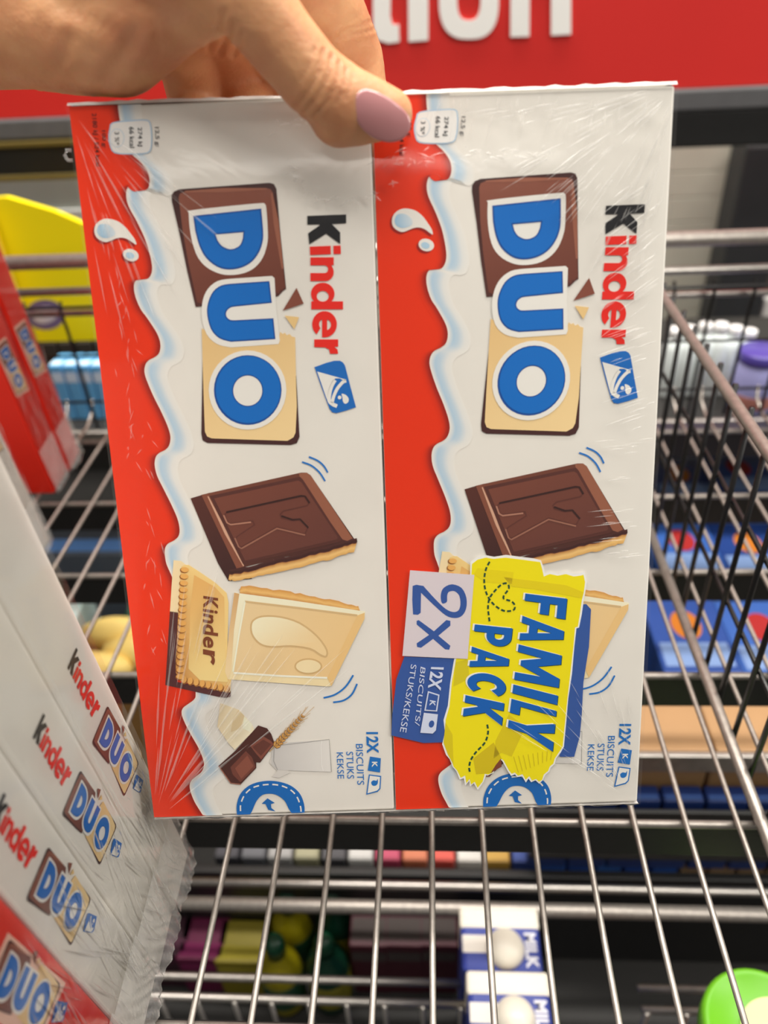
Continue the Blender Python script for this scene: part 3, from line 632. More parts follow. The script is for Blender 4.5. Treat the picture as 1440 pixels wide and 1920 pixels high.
# ---------------------------------------------------------------- torn yellow promotion sticker on the right carton
def map_st(p, L):
    u, v = uv_of(p); return pk(min(PW, u), min(PL, v), .0006 + L * LY)
s = Art(cF); DB = (48, 84, 156)
s.poly(smooth_loop([(1030, 352), (1062, 350), (1086, 376), (1076, 560), (1048, 740), (1040, 900), (1030, 1010), (1002, 1112), (930, 1112), (930, 900), (950, 700), (1000, 450)], 1), DB, 0)
s.poly([(155, 612), (415, 622), (420, 900), (345, 1040), (250, 1043), (90, 1005), (95, 900), (115, 725)], DB, 0)
stk = s.emit('promotion_sticker', map_st, held)
yl = [(492, 150), (520, 128), (560, 118), (600, 124), (660, 118), (740, 128), (800, 136), (832, 140), (842, 175), (850, 212), (880, 200), (920, 208), (960, 200), (1000, 212), (1030, 208), (1048, 204), (1056, 240), (1050, 290), (1040, 330), (1030, 400), (1020, 462), (1006, 466), (998, 560), (982, 700), (968, 820), (958, 920), (944, 1060), (925, 1090), (905, 1120), (898, 1145), (880, 1160), (872, 1182), (850, 1200), (842, 1226), (826, 1236), (812, 1222), (792, 1230), (778, 1208), (760, 1226), (744, 1198), (722, 1206), (706, 1190), (690, 1196), (676, 1178), (650, 1130), (632, 1118), (610, 1150), (595, 1190), (572, 1200), (556, 1196), (545, 1236), (520, 1266), (506, 1236), (488, 1250), (480, 1222), (464, 1244), (458, 1205), (436, 1216), (418, 1180), (400, 1160), (388, 1120), (372, 1100), (352, 1046), (362, 990), (360, 930), (380, 860), (392, 740), (410, 640), (436, 500), (460, 400), (478, 300), (488, 220)]
s = Art(cF); wh = offset_loop(yl, 7); R_ = random.Random(4)
s.poly([(x + R_.uniform(-3, 3), y + R_.uniform(-3, 3) - (5 if y < 260 else 0)) for x, y in wh], (236, 236, 232), 1)
s.emit('torn_white_edge', map_st, stk)
s = Art(cF); s.poly(yl, (236, 220, 0), 2)
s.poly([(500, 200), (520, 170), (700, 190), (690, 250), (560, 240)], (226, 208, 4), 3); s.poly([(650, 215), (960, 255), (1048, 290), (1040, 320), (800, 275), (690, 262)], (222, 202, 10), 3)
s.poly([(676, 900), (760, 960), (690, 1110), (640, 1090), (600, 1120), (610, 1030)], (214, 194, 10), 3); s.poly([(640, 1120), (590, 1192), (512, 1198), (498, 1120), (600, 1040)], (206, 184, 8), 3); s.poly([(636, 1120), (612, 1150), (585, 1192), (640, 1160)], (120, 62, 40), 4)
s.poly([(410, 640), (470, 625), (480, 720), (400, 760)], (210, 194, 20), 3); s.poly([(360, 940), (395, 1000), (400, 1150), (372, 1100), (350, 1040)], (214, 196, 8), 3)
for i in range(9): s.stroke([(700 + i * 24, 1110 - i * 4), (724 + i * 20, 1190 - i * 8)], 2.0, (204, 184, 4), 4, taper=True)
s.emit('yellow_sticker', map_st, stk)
s = Art(cF); GR = (18, 70, 48)
s.dashes([(580, 138), (560, 180), (553, 240), (566, 300), (600, 350), (650, 382), (696, 380), (706, 360), (690, 336), (648, 318), (676, 270), (664, 246), (636, 254), (600, 290), (580, 320), (572, 360), (576, 410), (582, 448)], 3.4, GR, 5, 7.5, 4)
s.dashes([(568, 950), (572, 990), (556, 1040), (510, 1090), (485, 1130), (478, 1170), (488, 1200)], 3.4, GR, 5, 7.5, 4)
arcq = lambda cx, cy, rx, ry, a0, a1, n=14: [(cx + rx * math.cos(math.radians(a0 + (a1 - a0) * i / n)), cy + ry * math.sin(math.radians(a0 + (a1 - a0) * i / n))) for i in range(n + 1)]
CAPS = {'F': [[(0, 0), (0, 1), (1, 1), (1, .79), (.36, .79), (.36, .6), (.92, .6), (.92, .39), (.36, .39), (.36, 0)]],
 'A': [[(0, 0), (.34, 1), (.66, 1), (1, 0), (.72, 0), (.66, .19), (.34, .19), (.28, 0)], [(.405, .38), (.595, .38), (.5, .72)]],
 'M': [[(0, 0), (.07, 1), (.31, 1), (.5, .48), (.69, 1), (.93, 1), (1, 0), (.79, 0), (.75, .58), (.57, .1), (.43, .1), (.25, .58), (.21, 0)]],
 'I': [[(0, 0), (0, 1), (1, 1), (1, 0)]], 'L': [[(0, 0), (0, 1), (.38, 1), (.38, .21), (1, .21), (1, 0)]],
 'Y': [[(.35, 0), (.35, .4), (0, 1), (.34, 1), (.5, .64), (.66, 1), (1, 1), (.65, .4), (.65, 0)]],
 'P': [[(0, 0), (0, 1), (.5, 1)] + arcq(.5, .67, .5, .33, 88, -88) + [(.36, .34), (.36, 0)], [(.36, .54), (.36, .80)] + arcq(.48, .67, .18, .13, 88, -88)],
 'C': [arcq(.52, .5, .52, .5, 40, 320, 26) + [(.72, .36)] + arcq(.54, .5, .2, .27, 320, 40, 16) + [(.72, .64)]],
 'K': [[(0, 0), (0, 1), (.34, 1), (.34, .64), (.64, 1), (1, 1), (.60, .54), (1, 0), (.64, 0), (.40, .36), (.34, .28), (.34, 0)]]}
def word(st, quads, col, hi, L):
    for ch_, q in zip(st, quads):
        A_, B_, C_, D_ = [Vector(v) for v in q]
        f_ = lambda lp, dx, dy: [tuple((A_ * (1 - t) + B_ * t) * (1 - h) + (D_ * (1 - t) + C_ * t) * h + Vector((dx, dy))) for t, h in lp]
        for dx, dy, c_, l_ in ((-9, -4, hi, L), (3, 3, GR, L + 1), (0, 0, col, L + 2)):
            lps = [f_(lp, dx, dy) for lp in CAPS[ch_]]; s.poly(lps[0], c_, l_, lps[1:])
def row(st, sb, eb, et, stp, spans):
    sb, eb, et, stp = map(Vector, (sb, eb, et, stp)); out = []
    for t0, t1 in spans:
        out.append([tuple(sb.lerp(eb, t0)), tuple(sb.lerp(eb, t1)), tuple(stp.lerp(et, t1)), tuple(stp.lerp(et, t0))])
    return out
BL2 = (0, 92, 178); WT = (236, 236, 226)
word('FAMILY', row('FAMILY', (758, 296), (664, 1010), (894, 1084), (966, 322), [(0, .135), (.155, .325), (.355, .60), (.635, .695), (.735, .83), (.82, 1.0)]), BL2, WT, 5)
word('PACK', row('PACK', (506, 450), (446, 908), (640, 955), (694, 470), [(0, .20), (.24, .46), (.50, .73), (.77, 1.0)]), BL2, WT, 5)
s.emit('sticker_lettering', map_st, stk)
s = Art(cF); s.poly([(183, 180), (503, 203), (470, 622), (145, 607)], (214, 204, 210), 8); s.emit('white_patch', map_st, stk)
s = Art(cF)
s.poly([(196, 258), (214, 252), (250, 258)] + smooth_loop([(258, 268), (310, 325), (360, 372), (398, 388), (424, 380), (434, 350), (428, 306), (404, 284), (376, 288), (368, 308), (366, 338), (342, 344), (336, 304), (350, 268), (392, 250), (440, 268), (464, 318), (462, 372), (440, 408), (404, 418), (360, 404), (300, 352), (238, 292)], 3, False) + [(236, 392), (222, 402), (198, 400), (194, 330)], DB, 9)
s.poly([(226, 428), (302, 484), (364, 428), (384, 432), (384, 456), (324, 506), (384, 556), (378, 576), (358, 574), (298, 522), (238, 566), (218, 562), (216, 544), (278, 502), (216, 450), (216, 432)], DB, 9)
LW = (206, 214, 236)
s.text('12X', [(288, 662), (272, 766), (336, 782), (352, 664)], LW, 9, .03)
s.poly([(272, 782), (330, 800), (318, 884), (254, 880)], LW, 9); s.poly([(277, 790), (323, 805), (312, 878), (262, 874)], DB, 10); s.text('K', [(282, 826), (280, 854), (308, 858), (311, 832)], LW, 11, .03)
s.poly([(252, 890), (322, 898), (312, 978), (296, 994), (234, 990)], LW, 9); s.poly(ellipse(290, 946, 13, 18, .3), DB, 10)
s.text('BISCUITS/', [(236, 660), (206, 952), (230, 956), (260, 668)], LW, 9); s.text('STUKS/KEKSE', [(188, 648), (132, 984), (164, 990), (216, 652)], LW, 9)
s.emit('patch_lettering', map_st, stk)
# ---------------------------------------------------------------- shrink film: skin, wrinkles, stray loop
fb = B(); NX, NY = 60, 72
for j in range(NY + 1):
    for i in range(NX + 1):
        u, v = i / NX, j / NY; e = min(u, 1 - u, v, 1 - v); sag = .0011 * min(1, e * 12) ** .6
        sag += .00018 * noise.noise(Vector((u * 7, v * 9, 2))) * min(1, e * 10)
        a_ = abs(u - USEAM / PW); sag += .0001
        fb.v.append(pk(-.0004 + u * (PW + .0008), -.0004 + v * (PL + .0008), .0007 + sag * .6))
for j in range(NY):
    for i in range(NX): a_ = j * (NX + 1) + i; fb.f.append((a_, a_ + 1, a_ + NX + 2, a_ + NX + 1))
film = fb.build('shrink_film', FILM, held, True)
R_ = random.Random(11); wk = B()
def ridge(p, q, w, h=.00011, lift=.0018):       # p,q pixels on the face, w in mm
    (u0, v0), (u1, v1) = uv_of(p), uv_of(q)
    cl_ = lambda u, v: (max(.0004, min(PW - .0004, u)), max(.0004, min(PL - .0004, v)))
    (u0, v0), (u1, v1) = cl_(u0, v0), cl_(u1, v1); d = Vector((u1 - u0, v1 - v0))
    if d.length < 1e-4: return
    t = d.normalized(); s_ = Vector((-t.y, t.x)) * w * .0005; n = len(wk.v); m_ = Vector((u0, v0)) + d * .45
    for (a_, b_, hh) in ((u0, v0, 0), (m_.x + s_.x, m_.y + s_.y, 0), (u1, v1, 0), (m_.x - s_.x, m_.y - s_.y, 0), (m_.x + d.x * .25, m_.y + d.y * .25, h), (m_.x - d.x * .25, m_.y - d.y * .25, h)):
        wk.v.append(pk(a_, b_, lift + hh))
    wk.f += [(n, n + 1, n + 5), (n + 1, n + 4, n + 5), (n + 1, n + 2, n + 4), (n + 2, n + 3, n + 4), (n + 3, n + 5, n + 4), (n + 3, n, n + 5)]
def fan(cx, cy, a0, a1, r0, r1, l0, l1, n, w=(.25, .6)):
    for _ in range(n):
        a_ = math.radians(R_.uniform(a0, a1)); r = R_.uniform(r0, r1); l = R_.uniform(l0, l1); d = (math.cos(a_), math.sin(a_))
        ridge((cx + d[0] * r, cy + d[1] * r), (cx + d[0] * (r + l), cy + d[1] * (r + l)), R_.uniform(*w))
fan(1275, 158, 100, 172, 40, 330, 25, 95, 120)                     # top right corner
fan(290, 1535, -88, -38, 30, 330, 60, 190, 60, (.3, .9))            # bottom left corner
fan(1200, 1505, -150, -95, 30, 240, 20, 70, 40)
fan(130, 198, 35, 80, 30, 330, 60, 170, 42, (.25, .6))             # top left corner
for i in range(90):                                                # right edge herring-bone
    y = R_.uniform(330, 1050); x = 1262 - (y - 160) * .052; ln = R_.uniform(15, 75); o = R_.uniform(4, 80)
    sl_ = .75 if y < 600 else (.35 if y < 800 else .1)
    ridge((x - o, y), (x - o - ln, y + ln * sl_), R_.uniform(.25, .55))
for i in range(46):                                                # top band over the seams
    x = R_.uniform(800, 1230); y = R_.uniform(175, 230); ridge((x, y), (x - R_.uniform(2, 12), y + R_.uniform(18, 50)), R_.uniform(.2, .5))
for cx, cy, n, wd in ((600, 238, 26, 95), (770, 300, 34, 70), (930, 292, 30, 110)):
    for i in range(n):
        x = cx + R_.gauss(0, wd * .5); y = cy + R_.gauss(0, 8); ridge((x, y), (x + R_.uniform(-26, 26), y + R_.uniform(-14, 14)), R_.uniform(.3, .8))
for i in range(40):                                                # ring left by the thumb pressing on the film
    a_ = R_.uniform(.15, 1.0) * math.pi; x = 645 + 105 * math.cos(a_); y = 300 + 78 * math.sin(a_); ridge((x, y), (x + R_.uniform(-20, 20), y + R_.uniform(-9, 14)), R_.uniform(.3, .9))
for i in range(60):                                                # squiggles down the red left edge
    y = R_.uniform(380, 1250); x = 150 + (y - 200) * .118 + 38 + R_.gauss(0, 11); ridge((x, y), (x + R_.uniform(-12, 14), y + R_.uniform(8, 34)), R_.uniform(.25, .5))
wr = wk.build('film_wrinkles', WRINK, film); wr['kind'] = 'stuff'
lp = uv_of((128, 292)); B().tube([pk(-.0004, lp[1] - .0012, .0002), pk(-.0016, lp[1] - .0012, .0006), pk(-.0021, lp[1], .0008), pk(-.0016, lp[1] + .0012, .0006), pk(-.0004, lp[1] + .0012, .0002)], .0005, 6).build('film_loop', FILMW, held, True)
# folded film lips along top and bottom edges
for v, sg, nm in ((0, -1, 'film_fold'), (PL, 1, 'film_fold')):
    b = B(); n = 60
    for i in range(n + 1):
        u = PW * i / n; w_ = R_.uniform(.0001, .0006)
        b.v += [pk(u, v, .0009), pk(u, v + sg * (.0005 + w_), R_.uniform(0, .0006)), pk(u, v + sg * .0003, -TH)]
    for i in range(n):
        for k in (0, 1): a_ = i * 3 + k; b.f.append((a_, a_ + 3, a_ + 4, a_ + 1))
    b.build(nm, FOLD, held)
# ================================================================== PACKS STANDING IN A ROW AT THE LEFT
XS = -.143 * KS; TT = .0213; LEAN = math.radians(6.0)
Q0 = Vector((XS, .181 * KS, H))               # front bottom right corner of the second pack of the row
duo_src = [(322, 355), (513, 344), (558, 832), (378, 826)]
h_duo = homog(duo_src, [(115, 1525), (149, 1446), (217, 1550), (185, 1622)])
h_kin = homog([cA((1095, 606)), cA((1270, 604)), cA((1285, 1230)), cA((1128, 1232))], [(60, 1381), (80, 1337), (141, 1432), (118, 1480)])
h_ico = homog([cC((1105, 330)), cC((1225, 297)), cC((1305, 522)), cC((1190, 550))], [(205, 1602), (211, 1575), (227, 1581), (221, 1607)])
def pack(name, label, cat, group, corner, board, logo=True, kin=True, ico=True, crumple=True, red=False, depth=.154):
    corner = Vector(corner); sft = corner - Q0
    t = thing(name, label, cat, corner + Vector((-depth / 2, 0, 0)), group)
    M = Matrix.Translation(corner) @ Matrix.Rotation(LEAN, 4, 'X')
    cb_ = B().bbox((-depth, 0, 0), (0, TT, .206), .0007, M).build('carton', board, t)
    def mpf(h):
        return lambda p, L: at_x(h(p), XS) + sft + Vector((.00012 + L * LY, 0, 0))
    if logo:
        if red:
            a = Art(); P = offset_loop([h_duo(q) for q in duo_src], 7); a.poly(P, (232, 190, 170), 0)
            a.emit('logo_halo', lambda p, L: at_x(p, XS) + sft + Vector((.0001, 0, 0)), cb_)
        panel().emit('logo_panel', mpf(h_duo), cb_)
    if kin: brand().emit('brand_lettering', mpf(h_kin), cb_)
    if ico: emblem().emit('carton_emblem', mpf(h_ico), cb_)
    f = B(); f.v = [M @ Vector(q) for q in ((.0016, 0, 0), (.0016, TT, 0), (.0016, TT, .206), (.0016, 0, .206))]; f.f = [(0, 1, 2, 3)]
    sf_ = f.build('shrink_film', FILM, t)
    if crumple:
        R2 = random.Random(int(abs(corner.y) * 1e5)); b = B(); n, m = 26, 30
        for j in range(m + 1):
            for i in range(n + 1):
                y, z = -.0004 + (TT + .0008) * i / n, .034 * (j / m) ** 1.1; k = max(0, 1 - z / .034)
                fold = abs(((y * 260 + z * 90 + noise.noise(Vector((y * 60, z * 60, corner.y * 9))) * 1.4) % 1) - .5)
                x = .0018 + .0020 * k * math.sin(math.pi * i / n) + .0016 * k * fold + .0012 * k * noise.noise(Vector((y * 150, z * 90, corner.y * 50)))
                if j == 0: x -= R2.uniform(0, .0010)
                b.v.append(M @ Vector((x, y, z + (R2.uniform(.0002, .0012) if j == 0 else 0))))
        for j in range(m):
            for i in range(n): a_ = j * (n + 1) + i; b.f.append((a_, a_ + 1, a_ + n + 2, a_ + n + 1))
        b.build('crumpled_film_end', FILMW, sf_, smooth=False)
        w_ = B()
        for q in range(34):                     # creases fanning out of the sealed end
            y = R2.uniform(.001, TT - .001); z = R2.uniform(.012, .075); l = R2.uniform(.006, .03); dy = R2.uniform(-.35, .35); k = len(w_.v); s_ = R2.uniform(.00010, .0003)
            d = Vector((0, dy, 1)).normalized(); n_ = Vector((0, 1, -dy)).normalized(); x = .0022 + .003 * max(0, 1 - z / .04)
            c0, c1 = Vector((x, y, z)), Vector((.0020, max(.0006, min(TT - .0006, y + d.y * l)), z + d.z * l)); md = (c0 + c1) / 2
            w_.v += [M @ c0, M @ (md + n_ * s_), M @ c1, M @ (md - n_ * s_), M @ (md + Vector((.0004, 0, 0)))]
            w_.f += [(k, k + 1, k + 4), (k + 1, k + 2, k + 4), (k + 2, k + 3, k + 4), (k + 3, k, k + 4)]
        o = w_.build('film_wrinkles', WRINK, sf_); o['kind'] = 'stuff'
    return t
st = TT / math.cos(LEAN) + .0004
GP = 'upright packs in the row beside the held pack'
pack('biscuit_pack', 'white-spined biscuit pack standing at the back end of the upright row', 'biscuit pack', GP, Q0 + Vector((0, st, 0)), CARD)
pack('biscuit_pack', 'white-spined biscuit pack standing second from the back of the upright row', 'biscuit pack', GP, Q0, CARD)
pack('biscuit_pack', 'white-spined biscuit pack standing right against the red-spined pack', 'biscuit pack', GP, Q0 - Vector((0, st, 0)), CARD)
pack('biscuit_pack', 'red-spined biscuit pack with haloed logo at the front of the row', 'biscuit pack', GP, Q0 - Vector((0, 2 * st, 0)), CARDRED, kin=False, red=True)
X2 = -.372 * KS; GP2 = 'upright packs farther back along the shelf edge'
for i, (lb, bd) in enumerate((('red-spined biscuit pack standing nearest the yellow display box', CARDRED), ('red-spined biscuit pack standing between another red pack and a white one', CARDRED), ('white biscuit pack with crumpled film end, standing before the red packs', CARD))):
    y = (.662, .622, .512)[i] * KS
    pk2 = pack('biscuit_pack', lb, 'biscuit pack', GP2, (X2 + (.0 if i < 2 else .018), y, H), bd, kin=False, red=bd is CARDRED, ico=False, depth=.10)
# ================================================================== GOODS BEHIND AND BELOW THE WIRES
def prod_mat(name, c, rough=.4): return bpy.data.materials.get(name) or mat(name, lin(c), rough, build=noise_tint(25, .12))
def carton(name, label, cat, group, x0, x1, y0, y1, z0, z1, c, band=None, spot=None, mname=None):
    t = thing(name, label, cat, ((x0 + x1) / 2, (y0 + y1) / 2, z0), group)
    bd_ = B().bbox((x0, y0, z0), (x1, y1, z1), .0012).build('box_body', prod_mat(mname or name + '_board', c), t)
    if band:
        a = Art(); bx0, bx1 = x0 + (x1 - x0) * .06, x1 - (x1 - x0) * .06; by0, by1 = y0 + (y1 - y0) * .08, y0 + (y1 - y0) * .38
        a.poly([(bx0, by0), (bx1, by0), (bx1, by1), (bx0, by1)], band)
        if spot: a.poly(ellipse((x0 + x1) / 2, y0 + (y1 - y0) * .62, (x1 - x0) * .2, (y1 - y0) * .2, 0, 20), spot, 1)
        a.emit('top_print', lambda p, L: Vector((p[0], p[1], z1 + .00015 + L * .0001)), bd_)
        a = Art(); h = z1 - z0; a.poly([(bx0, z1 - h * .12), (bx1, z1 - h * .12), (bx1, z1 - h * .3), (bx0, z1 - h * .3)], band)
        if spot: a.poly(ellipse((x0 + x1) / 2, z1 - h * .55, (x1 - x0) * .25, h * .14, 0, 20), spot, 1)
        a.emit('front_print', lambda p, L: Vector((p[0], y0 - .00015 - L * .0001, p[1])), bd_)
    return t
def px_y(y, z, x=1330): return at_z((x, y), z).y
zc = -.40
cols = [(34, 68, 138), (48, 88, 160), (28, 56, 120)]
ordn = ('first', 'second', 'third'); rown = ('beside the brown cartons', 'in the middle row', 'in the rear row')
for r, (pa, pb) in enumerate(((1262, 1118), (1072, 968), (928, 846))):
    ya, yb = px_y(pa, zc), px_y(pb, zc); xa = at_z((1222, (pa + pb) / 2), zc).x
    for i in range(4):
        w = .052; x = xa + i * .0535
        carton('blue_carton', 'blue food carton with %s spot under the wires, %s' % ('orange' if (i + r) % 2 == 0 else 'red', rown[r]), 'carton', 'blue cartons under the shelf ' + rown[r], x, x + w, ya, yb - .002, DK, zc - .003 * ((i + r) % 3), cols[(i + r) % 3], (120, 145, 190), (176, 104, 36) if (i + r) % 2 == 0 else (150, 40, 40), 'blue_board_%d' % ((i + r) % 3))
ya, yb = px_y(1405, zc), px_y(1318, zc)
for i in range(3):
    x = .098 + i * .071; carton('brown_carton', 'plain brown cardboard carton behind the flat chrome rail, %s' % ('at its free end', 'between two others', 'beyond the wire divider')[i], 'carton', 'brown cartons behind the rail', x, x + .069, ya, min(yb, px_y(1266, zc) - .001), DK, zc - .002, (176, 138, 98))
ya, yb = px_y(1503, -.43), px_y(1470, -.43)
for i in range(9):
    x = .06 + i * .0262; carton('blue_snack_box', 'small dark blue snack box in front of the flat chrome rail', 'box', 'small blue boxes before the rail', x, x + .0245, ya, yb - .001, -.5050, -.43, (30, 52, 110), (58, 84, 140))
pal = [(60, 60, 66), (90, 92, 98), (150, 150, 150), (150, 148, 120), (70, 70, 74), (190, 190, 188), (176, 70, 96), (190, 110, 80), (200, 80, 70), (210, 206, 200), (190, 150, 70), (60, 80, 150), (66, 110, 200), (60, 100, 190), (70, 120, 205), (60, 100, 190), (64, 110, 200), (176, 146, 112), (182, 150, 116), (176, 146, 112), (186, 156, 120), (176, 146, 112), (180, 148, 114), (182, 152, 116)]
nmc = ['dark grey', 'grey', 'silver grey', 'olive grey', 'dark grey', 'pale grey', 'pink', 'orange', 'red', 'white', 'amber', 'navy'] + ['bright blue'] * 5 + ['tan'] * 7
for i, c in enumerate(pal):
    x = -.155 + i * .0187
    carton('small_box', '%s small box in the row behind the lower chrome rail' % nmc[i], 'box', 'small boxes behind the lower rail', x, x + .0172, .2955, .318, DK, -.5055, c, tuple(min(255, v + 30) for v in c), mname='small_box_board_%d_%d_%d' % c)
# white and blue tubs with a round white dome
def tub(label, quad, z, txt):
    P = [at_z(q, z) for q in quad]; x0 = min(P[0].x, P[3].x); x1 = max(P[1].x, P[2].x); y1 = (P[0].y + P[1].y) / 2; y0 = (P[2].y + P[3].y) / 2
    t = thing('domed_carton', label, 'carton', ((x0 + x1) / 2, (y0 + y1) / 2, DK), 'white and blue domed cartons')
    B().bbox((x0, y0, DK), (x1, y1, z), .003).build('box_body', prod_mat('navy_blue_board', (46, 62, 148)), t)
    yw = y1 - (y1 - y0) * .34
    B().bbox((x0 - .0004, yw, z - .03), (x1 + .0004, y1 + .0004, z + .0008), .002).build('white_cap', prod_mat('white_gloss_board', (236, 228, 214), .3), t)
    cx, cy, r = x0 + (x1 - x0) * .55, y0 + (yw - y0) * .50, (yw - y0) * .46
    B().lathe([(r, 0), (r, .002), (r * .93, .005), (r * .75, .0075), (r * .45, .0092), (r * .12, .0098)], (cx, cy, z), 30).build('dome', prod_mat('white_gloss_board', (236, 228, 214), .3), t, True)
    a = Art(); a.poly([(x0 + .001, y0 + (yw - y0) * .42), (x0 + (x1 - x0) * .40, y0 + (yw - y0) * .42), (x0 + (x1 - x0) * .40, yw - (yw - y0) * .16), (x0 + .001, yw - (yw - y0) * .16)], (232, 226, 218), 0)
    xr = x0 + (x1 - x0) * .80
    a.text('MILK', [(xr, yw - .002), (xr, y0 + .002), (xr + (x1 - x0) * .15, y0 + .002), (xr + (x1 - x0) * .15, yw - .002)], (222, 222, 232), 0, .04)
    a.emit('top_print', lambda p, L: Vector((p[0], p[1], z + .00025)), t)
    return t
tub('white and navy domed carton farther under the wire shelf', [(862, 1703), (1006, 1703), (1010, 1822), (866, 1822)], -.475, '')
tub('white and navy domed carton nearer the front of the lower shelf', [(876, 1822), (1026, 1822), (1040, 1960), (880, 1960)], -.470, '')
# jar with green lid
jc = at_z((1434, 1928), -.41)
jar = thing('green_lidded_jar', 'glass jar with wide green lid and pale yellow label', 'jar', (jc.x, jc.y, DK))
R0 = .0272
B().lathe([(R0 * .86, DK - jc.z), (R0 * .92, DK - jc.z + .004), (R0 * .92, -.03), (R0 * .84, -.016), (R0 * .84, -.010)], jc, 36).build('jar_body', prod_mat('amber_glass', (170, 92, 30), .15), jar, True)
B().lathe([(R0 * .97, -.014), (R0, -.012), (R0, -.003), (R0 * .97, -.0008), (R0 * .90, 0), (R0 * .86, -.0012), (R0 * .2, -.0012)], jc, 44).build('lid', prod_mat('green_plastic_lid', (112, 190, 36), .35), jar, True)
a = Art(); a.poly(ellipse(jc.x + .006, jc.y - .003, R0 * .62, R0 * .60, 0, 40), (234, 238, 170), 0)
a.poly([(jc.x + .010, jc.y - .012), (jc.x + .022, jc.y - .010), (jc.x + .022, jc.y + .006), (jc.x + .010, jc.y + .008)], (226, 232, 222), 1)
for i in range(7): a.stroke([(jc.x + .0105, jc.y - .010 + i * .0024), (jc.x + .0215, jc.y - .009 + i * .0024)], .0006, (190, 200, 186), 2)
a.emit('lid_label', lambda p, L: Vector((p[0], p[1], jc.z + .0002 + L * .0001)), jar)
# bottles and boxes standing low in the dark
def bottle(label, group, x, y, h, r, c1, c2, c3):
    t = thing('squeeze_bottle', label, 'bottle', (x, y, DK), group)
    B().lathe([(r * .9, 0), (r, .004), (r, h * .55), (r * .8, h * .68), (r * .42, h * .76), (r * .40, h * .80)], (x, y, DK), 20).build('body', prod_mat('bottle_%d_%d_%d' % c1, c1, .3), t, True)
    B().lathe([(r * .46, h * .79), (r * .46, h * .93), (r * .3, h), (r * .1, h)], (x, y, DK), 16).build('cap', prod_mat('bottle_%d_%d_%d' % c2, c2, .3), t, True)
    B().lathe([(r * 1.015, h * .15), (r * 1.02, h * .16), (r * 1.02, h * .48), (r * 1.015, h * .49)], (x, y, DK), 20).build('label_band', prod_mat('bottle_%d_%d_%d' % c3, c3, .4), t, True)
for i, (px_, py_) in enumerate(((540, 1868), (625, 1866), (560, 1786), (640, 1780))):
    g = at_z((px_, py_), DK); bottle(('olive yellow bottle with green cap, %s', 'dark green bottle with yellow label band, %s')[i % 2] % ('at the basket front', 'behind the front bottles')[i // 2], 'green and yellow bottles on the lower deck', g.x, g.y, .085, .015, ((132, 122, 14), (10, 48, 34))[i % 2], (10, 56, 36), ((14, 62, 40), (128, 120, 16))[i % 2])
for i, (px_, py_, c, lb) in enumerate(((465, 1866, (124, 112, 22), 'short dull yellow box'), (396, 1860, (92, 14, 56), 'dark magenta box'), (330, 1850, (52, 18, 34), 'plum box'))):
    g = at_z((px_, py_), DK); carton('deck_box', '%s on the lower deck left of the bottles' % lb, 'box', 'coloured boxes on the lower deck', g.x - .017, g.x + .017, g.y, g.y + .03, DK, DK + .05, c, tuple(min(255, v + 24) for v in c), mname='deck_box_%d' % i)
for i in range(3):
    g = at_z((700 + i * 62, 1862), DK); carton('wine_red_carton', 'wine red carton with grey band on the lower deck, %s' % ('next to the bottles', 'between two alike', 'next to the domed cartons')[i], 'carton', 'wine red cartons on the lower deck', g.x - .0132, g.x + .0132, g.y, g.y + .05, DK, DK + .07, (64, 12, 28), (70, 62, 60))
for i in range(4):
    g = at_z((1120 + i * 70, 1760), DK); carton('dark_carton', ('dark navy carton standing on the lower deck right', 'dark red carton standing on the lower deck right')[i % 2], 'carton', 'dark cartons on the lower deck', g.x - .014, g.x + .014, g.y, g.y + .05, DK, DK + .06, ((12, 14, 34), (48, 10, 16))[i % 2], ((28, 30, 44), (60, 24, 26))[i % 2], mname='dark_carton_%d' % (i % 2))
# things glimpsed left of the held pack, under the wires
g = at_z((205, 1240), -.42)
bread = thing('bread_bag', 'pale yellow bagged bread rolls under the wire shelf', 'bread', (g.x, g.y, DK))
for i, (dx, dy) in enumerate(((-.02, .008), (.012, .026), (-.012, .046))):
    b = B(); b.lathe([(.006, -.012), (.016, -.009), (.021, 0), (.019, .008), (.011, .014), (.002, .016)], (0, 0, 0), 18)
    b.v = [Vector((v.x * 1.5 + g.x + dx, v.y * .62 + g.y + dy, v.z + g.z - .018)) for v in b.v]; b.build('roll', prod_mat('bread_crust', (240, 206, 120), .6), bread, True)
B().bbox((g.x - .05, g.y - .008, DK), (g.x + .04, g.y + .062, g.z - .028), .003).build('tray', prod_mat('kraft_tray', (160, 120, 70)), bread)
g = at_z((150, 1165), -.42); carton('white_pouch_box', 'pale mint box beside the bread bag under the shelf', 'box', None, g.x - .05, g.x - .012, g.y - .01, g.y + .05, DK, -.43, (200, 222, 220), (160, 200, 205))
g = at_z((222, 1140), -.42); carton('green_carton', 'dark green carton behind the bread bag under the shelf', 'carton', None, g.x - .01, g.x + .06, g.y + .004, g.y + .05, DK, -.45, (20, 70, 48), (36, 100, 70))
g = at_z((195, 998), -.42); carton('grey_blue_carton', 'grey carton with blue band under the rear of the shelf', 'carton', None, g.x - .06, g.x + .06, g.y - .02, g.y + .04, DK, -.43, (96, 104, 116), (110, 160, 230))
